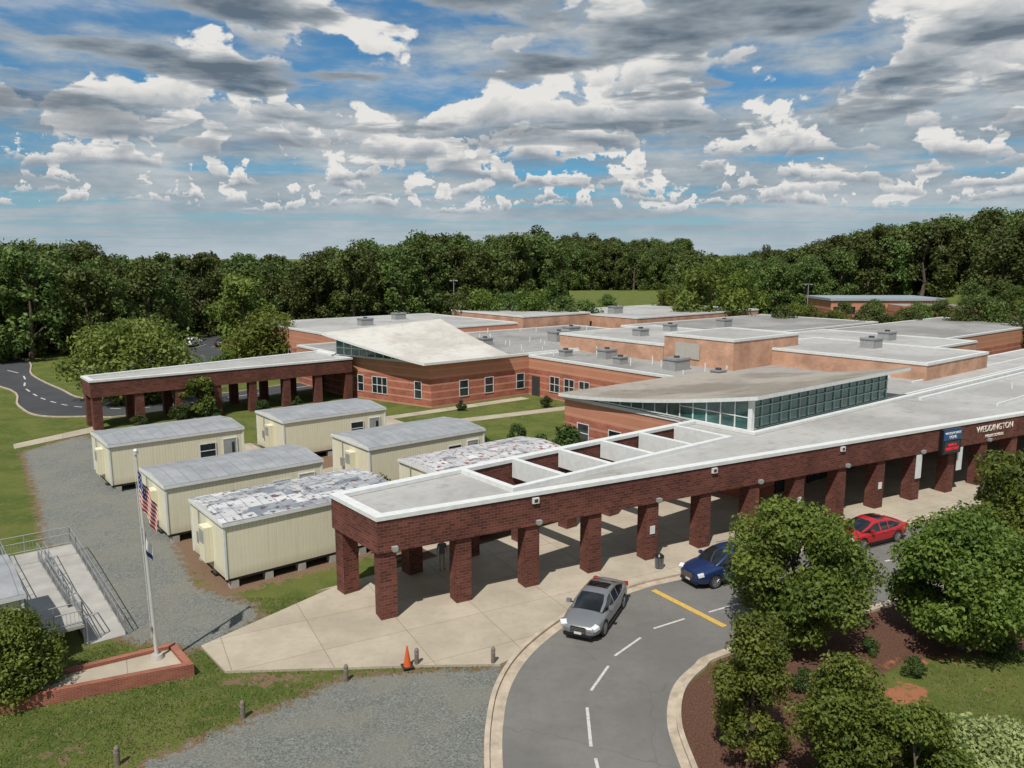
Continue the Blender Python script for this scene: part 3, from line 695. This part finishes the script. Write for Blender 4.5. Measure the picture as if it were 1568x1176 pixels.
def bin_(x_,y_):
    mb=MB();mb.cyl((0,0,0),(0,0,.62),.2,.23,'darkmetal',18);mb.cyl((0,0,.62),(0,0,.67),.25,.25,'sdark',18);mb.cyl((0,0,.67),(0,0,.78),.23,.12,'sdark',18)
    for k in range(18):
        a=2*math.pi*k/18;mb.cyl((.21*math.cos(a),.21*math.sin(a),.05),(.24*math.cos(a),.24*math.sin(a),.6),.010,.010,'hvac',4,caps=False)
    mb.obj('trash_can',loc=(x_,y_,.1))
bin_(*cl(14.6,.35));bin_(*cl(42,.3))
# ------------------------------------------------------------------ foliage
def leafmat(name,a,b_,trans=.35,hv_=(.475,.515),vv=(.75,1.3)):
    m=bpy.data.materials.new(name);m.use_nodes=True;nt=m.node_tree;nt.nodes.clear()
    out=nt.nodes.new('ShaderNodeOutputMaterial');at=nt.nodes.new('ShaderNodeAttribute');at.attribute_name='lv'
    oi=nt.nodes.new('ShaderNodeObjectInfo')
    col=mixc(nt,at.outputs['Fac'],a,b_)
    hs=nt.nodes.new('ShaderNodeHueSaturation');nt.links.new(mrange(nt,oi.outputs['Random'],0,1,*hv_),hs.inputs['Hue'])
    nt.links.new(mrange(nt,oi.outputs['Random'],0,1,*vv),hs.inputs['Value']);nt.links.new(col,hs.inputs['Color'])
    d=nt.nodes.new('ShaderNodeBsdfPrincipled');d.inputs['Roughness'].default_value=.55;d.inputs['Specular IOR Level'].default_value=.25;nt.links.new(hs.outputs[0],d.inputs['Base Color'])
    t=nt.nodes.new('ShaderNodeBsdfTranslucent');nt.links.new(hs.outputs[0],t.inputs['Color'])
    mx=nt.nodes.new('ShaderNodeMixShader');mx.inputs[0].default_value=trans;nt.links.new(d.outputs[0],mx.inputs[1]);nt.links.new(t.outputs[0],mx.inputs[2]);nt.links.new(mx.outputs[0],out.inputs[0])
    return m
LM={'near':leafmat('leaves_deciduous',(.036,.072,.012),(.19,.24,.045),.4,vv=(.95,1.15)),
    'forest':leafmat('leaves_forest',(.028,.055,.014),(.125,.165,.042),.3,(.465,.52),(.65,1.55)),
    'light':leafmat('leaves_light',(.08,.12,.02),(.22,.26,.06),vv=(.95,1.1)),
    'shrub':leafmat('leaves_shrub',(.022,.048,.012),(.08,.12,.03)),
    'grass':leafmat('grass_blades',(.075,.115,.022),(.20,.215,.07),.3,(.5,.5),(1,1)),
    'feather':leafmat('leaves_feathery',(.16,.21,.06),(.40,.46,.21),.4)}
M['bark']=simple('bark',(.10,.075,.055),.95,.3,scale=6)
# grass tufts over the near lawns
g=np.random.default_rng(5)
n0=150000
bx=np.concatenate([g.uniform(-27,-1,n0*3//4),g.uniform(8,30,n0//4)]);by=np.concatenate([g.uniform(20.5,35,n0*3//4),g.uniform(21,34,n0//4)])
mg,md,mm,mcl=masks(bx,by)
PPd=sdist(PP,bx,by);wkd=sdist(walk,bx,by);rdd=sdist([*Iq,*reversed(O)],bx,by)
rampd=sdist([st2w(*p) for p in ((3,34.5),(7.1,34.5),(7.1,47),(3,47))],bx,by)
lump=np.sin(bx*1.7+np.sin(by*1.3)*2)*np.sin(by*2.1+np.sin(bx*.9)*2)*.5+.5
pr=np.clip(1.25-1.7*np.maximum.reduce([mg,md*1.1,mm*1.6,mcl*2]),0,1)*(.35+.65*lump)
keep=(g.random(len(bx))<pr)&(PPd>.05)&(wkd>.03)&(rdd>.2)&(rampd>.1)
bx=bx[keep];by=by[keep];n1_=len(bx)
ang=g.uniform(0,2*math.pi,n1_);h_=g.uniform(.035,.10,n1_);wdt=g.uniform(.012,.03,n1_);le=g.normal(0,.04,(n1_,2))
c_=np.stack([np.cos(ang)*wdt,np.sin(ang)*wdt],1)
V=np.stack([np.column_stack([bx-c_[:,0],by-c_[:,1],np.zeros(n1_)]),np.column_stack([bx+c_[:,0],by+c_[:,1],np.zeros(n1_)]),np.column_stack([bx+le[:,0],by+le[:,1],h_])],1).reshape(-1,3)
me=bpy.data.meshes.new('grass');me.vertices.add(len(V));me.vertices.foreach_set('co',V.ravel())
me.loops.add(3*n1_);me.loops.foreach_set('vertex_index',np.arange(3*n1_,dtype=np.int32));me.polygons.add(n1_);me.polygons.foreach_set('loop_start',np.arange(0,3*n1_,3,dtype=np.int32))
me.update(calc_edges=True);me.materials.append(LM['grass']);at=me.attributes.new('lv','FLOAT','POINT');at.data.foreach_set('value',np.repeat(g.random(n1_),3).astype(np.float32))
o=bpy.data.objects.new('grass',me);sc.collection.objects.link(o)
def tree_mesh(name,h,r,nl,ls,seed,kind='near',shape='round',base=.22,nc=40,cr=.34,flat=.75):
    g=np.random.default_rng(seed)
    C=[];z0=h*base
    while len(C)<nc:
        k=g.random();zc=z0+(h-z0)*k
        if shape=='round': rr_=r*math.sqrt(max(0,1-(2*k-1)**2))*(.9 if k>.5 else 1)*1.05
        elif shape=='cone': rr_=r*(1-k)**.75*1.05
        elif shape=='forest': rr_=r*min(1,1.15*math.sqrt(max(0,1-k**2.2)))
        else: rr_=r*math.sqrt(max(0,1-k**2))
        a=g.random()*2*math.pi;q=rr_*(.35+.75*g.random()**.45)*(1-cr*.5)*(1+.13*math.sin(3*a+seed))
        C.append((q*math.cos(a),q*math.sin(a),zc*(1-.04)+g.normal()*.03*h,))
    C=np.array(C);rc=r*cr*(.4+.9*g.random(nc));bri=g.random(nc)
    idx=g.choice(nc,nl,p=rc**2/np.sum(rc**2))
    d=g.normal(size=(nl,3));d/=np.linalg.norm(d,axis=1)[:,None]
    rad=(.45+.8*g.random(nl)**.9)
    pos=C[idx]+d*(rc[idx]*rad)[:,None]*np.array([1,1,flat])
    nrm=d*.7+g.normal(size=(nl,3))*.6+np.array([0,0,.35]);nrm/=np.linalg.norm(nrm,axis=1)[:,None]
    t1=np.cross(nrm,g.normal(size=(nl,3)));t1/=np.linalg.norm(t1,axis=1)[:,None];t2=np.cross(nrm,t1)
    s=ls*(.6+.8*g.random(nl))[:,None]
    V=np.stack([pos-t1*s,pos-t2*s*.55+nrm*s*.12,pos+t1*s,pos+t2*s*.55+nrm*s*.12],1).reshape(-1,3)
    lv=np.clip(.15+.5*bri[idx]+.45*(g.random(nl)-.5)+.1,0,1);lv=np.repeat(lv,4)
    mb=MB()
    tr=max(.045*r+.02*h*.5,.04);top=h*.7
    pts=[Vector((0,0,-.1)),Vector((g.normal()*.02*h,g.normal()*.02*h,h*.2)),Vector((g.normal()*.03*h,g.normal()*.03*h,h*.45)),Vector((g.normal()*.03*h,g.normal()*.03*h,top))]
    rs=[tr*1.25,tr*.9,tr*.6,tr*.2]
    for i in range(3): mb.cyl(pts[i],pts[i+1],rs[i],rs[i+1],'bark',8,caps=False)
    for k in g.choice(nc,min(nc,12),replace=False):
        f=min(.95,max(.2,C[k][2]/h-.25));zz_=f*h
        j=0 if zz_<h*.2 else (1 if zz_<h*.45 else 2);tt=(zz_-pts[j].z)/(pts[j+1].z-pts[j].z);tt=min(max(tt,0),1)
        st_=pts[j].lerp(pts[j+1],tt);mb.cyl(st_,Vector(C[k]),tr*.35,tr*.08,'bark',5,caps=False)
    tv=np.array([tuple(v) for v in mb.v]);nt_=len(tv)
    AV=np.concatenate([V,tv]);nq=nl+len(mb.f)
    F=np.concatenate([np.arange(nl*4).reshape(-1,4),np.array([[a+nl*4 for a in f] for f in mb.f])])
    me=bpy.data.meshes.new(name);me.vertices.add(len(AV));me.vertices.foreach_set('co',AV.ravel())
    me.loops.add(F.size);me.loops.foreach_set('vertex_index',F.ravel().astype(np.int32));me.polygons.add(nq);me.polygons.foreach_set('loop_start',np.arange(0,F.size,4,dtype=np.int32))
    me.update(calc_edges=True)
    me.materials.append(LM[kind]);me.materials.append(M['bark'])
    mi=np.zeros(nq,np.int32);mi[nl:]=1;me.polygons.foreach_set('material_index',mi)
    at=me.attributes.new('lv','FLOAT','POINT');at.data.foreach_set('value',np.concatenate([lv,np.zeros(nt_)]).astype(np.float32))
    return me
def place(me,name,x_,y_,sc_=1.,z=None,parent=None,rot=None,sz=None):
    o=bpy.data.objects.new(name,me);sc.collection.objects.link(o);o.location=(x_,y_,float(hgt(x_,y_)) if z is None else z)
    o.scale=(sc_,sc_,sz or sc_);o.rotation_euler=(0,0,random.random()*6.28 if rot is None else rot)
    if parent: o.parent=parent
    return o
def ptree(name,u,v,h,r,nl,ls,seed,**k):
    gx,gy=G(u,v);return place(tree_mesh(name,h,r,nl,ls,seed,**k),name,gx,gy,rot=0)
ptree('maple_tree',1213,985,5.85,2.65,38000,.095,101,nc=80,cr=.28)
ptree('maple_tree',1468,992,5.5,2.75,38000,.095,102,nc=85,cr=.28)
ptree('maple_tree',1585,905,6.9,3.1,32000,.11,103,nc=80,cr=.28)
ptree('small_tree',1148,1165,4.75,1.2,20000,.065,104,shape='forest',base=.10,nc=60,cr=.36)
ptree('small_tree',1288,1215,4.3,1.5,24000,.065,105,base=.10,nc=65,cr=.34)
ptree('small_tree',1400,1270,3.4,1.2,14000,.07,106,base=.1,nc=45,cr=.36)
ptree('ornamental_grass',1510,1225,2.2,2.0,22000,.07,7,kind='feather',shape='dome',base=.1,nc=70,cr=.28)
ptree('shrub',28,1065,3.0,1.5,22000,.07,8,kind='near',shape='dome',base=.12,nc=50,cr=.36)
ptree('deciduous_tree',215,612,8.6,6.6,20000,.22,9,kind='light',nc=90,cr=.26,base=.08)
ptree('deciduous_tree',400,560,7.5,5.5,9000,.28,10,kind='near',nc=50,base=.12)
ptree('deciduous_tree',375,520,12,6.0,7000,.4,30,kind='light',nc=50,base=.08)
ptree('courtyard_tree',632,705,3.0,1.1,1800,.1,11,kind='shrub',nc=16)
ptree('courtyard_tree',307,640,4.2,1.8,4000,.14,12,kind='near',nc=25)
ptree('courtyard_tree',345,585,4.0,1.7,3000,.15,13,kind='near',nc=25)
shm=[tree_mesh('shrub_%d'%k,1.4,.8,2600,.07,20+k,kind='shrub',shape='dome',base=.1,nc=16,cr=.42) for k in range(3)]
for i,(s,t,q) in enumerate(((26,35.2,1.4),(28.5,35,.9),(31,35.3,.8),(33,35,.9),(35,35.2,.8),(37,35.1,.9),(39.5,35.2,.8),(41.5,35.1,1),(23.6,42.5,1.5),(37.2,42.3,1.9),(39.5,42,2.2),(22,79,1.2),(25,78.5,1.0),(18,78.3,.9),(30,78.6,.9),(34,78.7,.8),(55,62,.8),(42.8,52,1),(47,66.5,.7),(36,48,1.3))):
    px,py=st2w(s,t);place(shm[i%3],'shrub',px,py,q)
for (u,v,q) in ((1230,1060,.6),(1400,1035,.5),(1180,1010,.5),(1540,1010,.7),(1330,1000,.45)):
    px,py=G(u,v);place(shm[1],'shrub',px,py,q)
# forest
fv=[tree_mesh('forest_tree_%d'%k,19,5.2+.7*(k%3),5200,.40,40+k,kind='forest',shape='forest',base=.02,nc=60,cr=.27,flat=.95) for k in range(6)]
forest=empty('distant_forest')
fx=[-400,-78,-68,-60,-40,-20,5,400];fy=[108,112,128,168,172,205,225,225]
for gx in np.arange(-330,420,8.):
    for gy in np.arange(105,520,8.):
        px=gx+random.uniform(-3,3);py=gy+random.uniform(-3,3);ra=px/py
        if ra<.045: f0=float(np.interp(px,fx,fy))
        elif ra<.223: f0=388
        elif ra<.38: f0=222
        elif ra<.62: f0=236
        else: f0=200
        if py<f0 or py>f0+88: continue
        if abs(ra)>.85: continue
        hump=1+.08*math.sin(px*.05+1)+.05*math.sin(px*.13+py*.05)
        q=random.uniform(.84,1.07)*hump
        if ra<-.25: q*=.88
        elif ra<.02: q*=1.08
        elif ra<.223: q*=1.16
        elif ra<.45: q*=.95
        else: q*=1.05+.5*min(1,max(0,ra-.5)*4)*.4
        place(fv[random.randrange(6)],'forest_tree',px,py,q,parent=forest,sz=q*random.uniform(.94,1.06))
mv=[tree_mesh('mid_tree_%d'%k,10,4.4,6500,.24,60+k,kind='forest' if k else 'near',shape='round',base=.04,nc=50,cr=.3) for k in range(3)]
def mid(x_,y_,q,nm='deciduous_tree',sz=None): place(mv[random.randrange(3)],nm,x_,y_,q,sz=sz)
for px,q in ((-9,.95),(-5,1.),(0,.95),(4.5,1.),(9,.92),(13,.85)): mid(px,140+random.uniform(-2,2),q)
mid(37,146,1.5);mid(48,165,1.3);mid(26,215,.6);mid(33,160,1.0)
for k in range(16): mid(48+k*4.2,138+random.uniform(-6,8)-k*.6,random.uniform(.6,.85))
for k in range(9): mid(80+k*4.5,132+random.uniform(-9,8),random.uniform(.95,1.25))
for k in range(8): mid(64+k*8,170+random.uniform(-4,6),random.uniform(.6,.75))
for k in range(5): mid(112+k*5,190+random.uniform(-4,6),random.uniform(.8,1.1))
fb=empty('distant_school_building');mb=MB()
mb.box(80,108,196,212,0,5.4,'brick_red',top='bluegrey');mb.box(79.6,108.4,195.6,212.4,5.4,6.0,'bluegrey');mb.box(94,112,188,195.5,0,4.6,'brick_red',top='roof2')
mb.obj('walls',fb);mb=MB()
for k in range(7): mb.box(80.6+k*3.4,82.7+k*3.4,195.9,195.99,2.2,3.9,'glass')
mb.obj('windows',fb)
# ------------------------------------------------------------------ cars
def carpaint(name,col,metal=.5):
    m,nt,b=newmat(name);c=tco(nt);n=noise(nt,c,2,3)
    nt.links.new(mixc(nt,mrange(nt,n,.3,.7,0,.15),col,[x*.8 for x in col]),b.inputs['Base Color'])
    b.inputs['Metallic'].default_value=metal;b.inputs['Roughness'].default_value=.32;b.inputs['Coat Weight'].default_value=.8;b.inputs['Coat Roughness'].default_value=.05;return m
M['paint_silver']=carpaint('paint_silver',(.25,.26,.27));M['paint_blue']=carpaint('paint_blue',(.010,.03,.11),.3);M['paint_red']=carpaint('paint_red',(.45,.008,.015),.2)
M['paint_white']=carpaint('paint_white',(.6,.6,.6),0);M['paint_black']=carpaint('paint_black',(.02,.02,.022),.2)
M['carglass']=glassmat('car_glass',(.012,.014,.016),.03);M['headlamp']=simple('headlamp',(.6,.62,.65),.1,.02);M['tail']=simple('tail_lamp',(.35,.01,.01),.2,.02);M['alloy']=simple('alloy',(.45,.45,.47),.3,.03,metal=.8);M['plate']=simple('plate',(.55,.55,.53),.5,.02)
def car(paint,loc,rot,suv=False,z=.01):
    e=empty('parked_car',(loc[0],loc[1],z),rot);hz=.22 if suv else 0
    S=[(-2.40,.66,.40,.80),(-2.34,.80,.30,.98),(-2.1,.88,.25,1.06),(-1.6,.91,.22,1.05),(-1.0,.915,.2,1.0),(0,.915,.19,.97),(.8,.915,.2,.97),(1.15,.91,.21,.96),(1.6,.90,.22,.90),(2.05,.86,.24,.80),(2.3,.76,.27,.70),(2.42,.58,.34,.60)]
    V=[];F=[]
    for (x_,w_,zb,zt) in S:
        zt+=hz*.6;h=[(0,zb),(w_*.82,zb),(w_*.97,zb+.10),(w_,zb+.30),(w_*.99,zt-.20),(w_*.93,zt-.07),(w_*.72,zt-.01),(w_*.36,zt+.02),(0,zt+.025)]
        ring=[(x_,-a,b_) for a,b_ in h]+[(x_,a,b_) for a,b_ in h[-2:0:-1]]
        V+=ring
    n=16
    for i in range(len(S)-1):
        for j in range(n): F.append((i*n+j,i*n+(j+1)%n,(i+1)*n+(j+1)%n,(i+1)*n+j))
    F.append(tuple(range(n))[::-1]);F.append(tuple((len(S)-1)*n+j for j in range(n)))
    me=bpy.data.meshes.new('body');me.from_pydata(V,[],F)
    import bmesh
    bm=bmesh.new();bm.from_mesh(me);bmesh.ops.recalc_face_normals(bm,faces=bm.faces);bm.to_mesh(me);bm.free()
    ob=bpy.data.objects.new('body',me);sc.collection.objects.link(ob);me.materials.append(M[paint]);me.materials.append(M['rubber'])
    sm=ob.modifiers.new('s','SUBSURF');sm.levels=2;sm.render_levels=2
    cut=MB()
    for xw in (-1.42,1.42):
        for sy in (-1,1): cut.cyl((xw,sy*.62,.34),(xw,sy*1.2,.34),.39,.39,'rubber',28)
    cu=cut.obj('cut',merge=True)
    bo=ob.modifiers.new('b','BOOLEAN');bo.object=cu;bo.operation='DIFFERENCE';bo.solver='EXACT'
    dg=bpy.context.evaluated_depsgraph_get();nm_=bpy.data.meshes.new_from_object(ob.evaluated_get(dg),depsgraph=dg)
    ob.modifiers.clear();ob.data=nm_;bpy.data.objects.remove(cu)
    for p in nm_.polygons: p.use_smooth=True
    ob.parent=e
    if suv: Q=[(-2.12,1.12),(-1.9,1.45),(-1.6,1.60),(-1.0,1.64),(-.9,1.64),(-.12,1.65),(-.02,1.65),(.45,1.58),(.85,1.36),(1.25,1.08)]
    else: Q=[(-1.95,1.04),(-1.5,1.22),(-1.05,1.37),(-.75,1.41),(-.68,1.415),(-.08,1.43),(.02,1.43),(.4,1.37),(.8,1.2),(1.28,.965)]
    zb=.93+hz*.55;g=MB();rows=[]
    for k,(x_,zr_) in enumerate(Q):
        f=max(0,min(1,(zr_-zb)/(.48+hz*.6)));wb=.84;wr=wb-.24*f
        if k in(0,len(Q)-1): wb=.72;wr=.70
        rows.append([(x_,-wb,zb-.03),(x_,-wr-.03*f,zr_-.09*f-.01),(x_,-wr+.10,zr_),(x_,-.25,zr_+.03*f),(x_,.25,zr_+.03*f),(x_,wr-.10,zr_),(x_,wr+.03*f,zr_-.09*f-.01),(x_,wb,zb-.03)])
    rb=(2,6) if not suv else (1,6)
    for k in range(len(Q)-1):
        for j in range(7):
            a,b_,c_,d=rows[k][j],rows[k+1][j],rows[k+1][j+1],rows[k][j+1]
            if j in (0,6): mt='carglass' if k not in (3,5) else paint
            elif j in (1,5): mt=paint
            else: mt=paint if rb[0]<=k<=rb[1] else 'carglass'
            if j in (2,3,4) and not suv and 3<=k<=4: mt='carglass'
            g.face([d,c_,b_,a],mt,True)
    go=g.obj('cabin',e,merge=True)
    d=MB()
    zf=.60+hz*.5
    d.box(2.36,2.425,-.34,.34,zf-.22,zf+.06,'sdark');d.box(2.30,2.40,-.60,.60,.25,.36,'sdark')
    for q in range(4): d.box(2.426,2.432,-.32,.32,zf-.19+q*.065,zf-.175+q*.065,'alloy')
    for sy in (-1,1):
        M4=Matrix.Translation((2.22,sy*.66,zf+.06))@Matrix.Rotation(-sy*.55,4,'Z')@Matrix.Rotation(.3,4,'Y')
        d.box(-.16,.13,-.17,.17,-.07,.06,'headlamp',M4=M4)
        M4=Matrix.Translation((-2.30,sy*.64,.86+hz*.5))@Matrix.Rotation(sy*.35,4,'Z');d.box(-.09,.1,-.2,.2,-.08,.08,'tail',M4=M4)
        M4=Matrix.Translation((.78,sy*.98,1.0+hz*.6));d.box(-.07,.09,-.11,.09,-.06,.08,paint,M4=M4);d.box(-.02,.03,-.14*sy-.04,-.14*sy+.04,-.05,-.01,'sdark',M4=M4)
        d.box(-1.0,1.0,sy*.90-.02,sy*.90+.02,.2,.27,'sdark')
        for xd in (-.05,-.85): d.box(xd-.3,xd-.14,sy*.925-.012,sy*.925+.012,.80+hz*.5,.825+hz*.5,'alloy')
    d.box(2.43,2.44,-.16,.16,.36,.46,'plate');d.box(-2.42,-2.40,-.16,.16,.55,.68,'plate')
    if suv:
        for sy in (-1,1): d.cyl((-1.6,sy*.55,1.69),(.2,sy*.55,1.7),.02,.02,'alloy',6)
    d.obj('trim_lights',e)
    wh=MB()
    for xw in (-1.42,1.42):
        for sy in (-1,1):
            y1=sy*.90;y0=sy*.68
            wh.cyl((xw,y0,.34),(xw,y1,.34),.335,.335,'rubber',28);wh.cyl((xw,y1,.34),(xw,y1+sy*.006,.34),.335,.25,'rubber',28,caps=False)
            wh.cyl((xw,y1,.34),(xw,y1+sy*.004,.34),.235,.235,'sdark',24)
            for q in range(10):
                a=q*math.pi/5;wh.cyl((xw+.05*math.cos(a),y1+sy*.012,.34+.05*math.sin(a)),(xw+.22*math.cos(a),y1+sy*.006,.34+.22*math.sin(a)),.024,.018,'alloy',5)
            wh.cyl((xw,y1,.34),(xw,y1+sy*.02,.34),.05,.04,'alloy',12)
            for q in range(24):
                a=q*math.pi/12;b_=a+math.pi/12;wh.cyl((xw+.228*math.cos(a),y1+sy*.006,.34+.228*math.sin(a)),(xw+.228*math.cos(b_),y1+sy*.006,.34+.228*math.sin(b_)),.014,.014,'alloy',4,caps=False)
    wh.obj('wheels',e)
    return e
car('paint_silver',(3.75,32.9),R(-114))
q=cl(17.0,2.65);car('paint_blue',q,math.atan2(-CD.y,-CD.x),True)
q=cl(27.7,2.5);car('paint_red',q,math.atan2(-CD.y,-CD.x))
for k,(px,p_) in enumerate(((-58.6,'paint_white'),(-53,'paint_black'),(-50.2,'paint_silver'),(-44.6,'paint_white'),(-41.8,'paint_red'))):
    car(p_,(px,142.4),R(90),k%2==0,.015)
# ------------------------------------------------------------------ person
def person(x_,y_,rot):
    J=[(0,0,.95),(0,0,1.15),(0,0,1.38),(0,0,1.48),(0,.01,1.56),(0,.0,1.68),
       (.19,0,1.40),(.24,-.02,1.12),(.26,.06,.90),(.265,.09,.80),(-.19,0,1.40),(-.25,-.02,1.12),(-.25,.05,.90),(-.255,.08,.80),
       (.10,0,.90),(.11,.05,.50),(.12,.02,.09),(.13,.16,.04),(-.10,0,.90),(-.11,-.02,.50),(-.12,-.08,.09),(-.13,.06,.04)]
    E=[(0,1),(1,2),(2,3),(3,4),(4,5),(2,6),(6,7),(7,8),(8,9),(2,10),(10,11),(11,12),(12,13),(0,14),(14,15),(15,16),(16,17),(0,18),(18,19),(19,20),(20,21)]
    rad=[.14,.13,.15,.06,.085,.09,.065,.045,.033,.035,.065,.045,.033,.035,.095,.062,.042,.035,.095,.062,.042,.035]
    me=bpy.data.meshes.new('person');me.from_pydata(J,E,[]);o=bpy.data.objects.new('person',me);sc.collection.objects.link(o)
    sk=o.modifiers.new('sk','SKIN')
    for i,v in enumerate(me.skin_vertices[0].data): v.radius=(rad[i],rad[i]*.85);v.use_root=(i==0)
    su=o.modifiers.new('su','SUBSURF');su.levels=2;su.render_levels=2
    dg=bpy.context.evaluated_depsgraph_get();nm=bpy.data.meshes.new_from_object(o.evaluated_get(dg),depsgraph=dg);o.modifiers.clear();o.data=nm
    M['skin']=simple('skin',(.42,.24,.16),.6,.05);M['shirt']=simple('shirt',(.10,.10,.12),.9,.1);M['shorts']=simple('shorts',(.30,.26,.2),.9,.1);M['hair']=simple('hair',(.05,.03,.02),.8,.1)
    for k in ('skin','shirt','shorts','hair','rubber'): nm.materials.append(M[k])
    for p in nm.polygons:
        c=p.center;p.use_smooth=True
        if c.z>1.62 or (c.z>1.52 and c.y<-.02): p.material_index=3
        elif c.z>1.46: p.material_index=0
        elif abs(c.x)>.2 and c.z<1.18: p.material_index=0
        elif c.z>.92: p.material_index=1
        elif c.z>.5: p.material_index=2
        elif c.z<.09: p.material_index=4
    o.location=(x_,y_,.1);o.rotation_euler=(0,0,rot)
px,py=st2w(21.2,31.9);person(px,py,R(200))
for (px,py,h) in ((-13,175,11),(68,180,10)):
    lp=MB();lp.cyl((0,0,0),(0,0,h),.14,.08,'metal',8);lp.box(-.9,.9,-.12,.12,h,h+.12,'metal');lp.box(-.9,-.4,-.2,.2,h-.12,h-.003,'hvac');lp.box(.4,.9,-.2,.2,h-.12,h-.003,'hvac');lp.obj('street_lamp',loc=(px,py,0))
sc.view_settings.view_transform='Standard';sc.view_settings.look='None';sc.view_settings.exposure=0
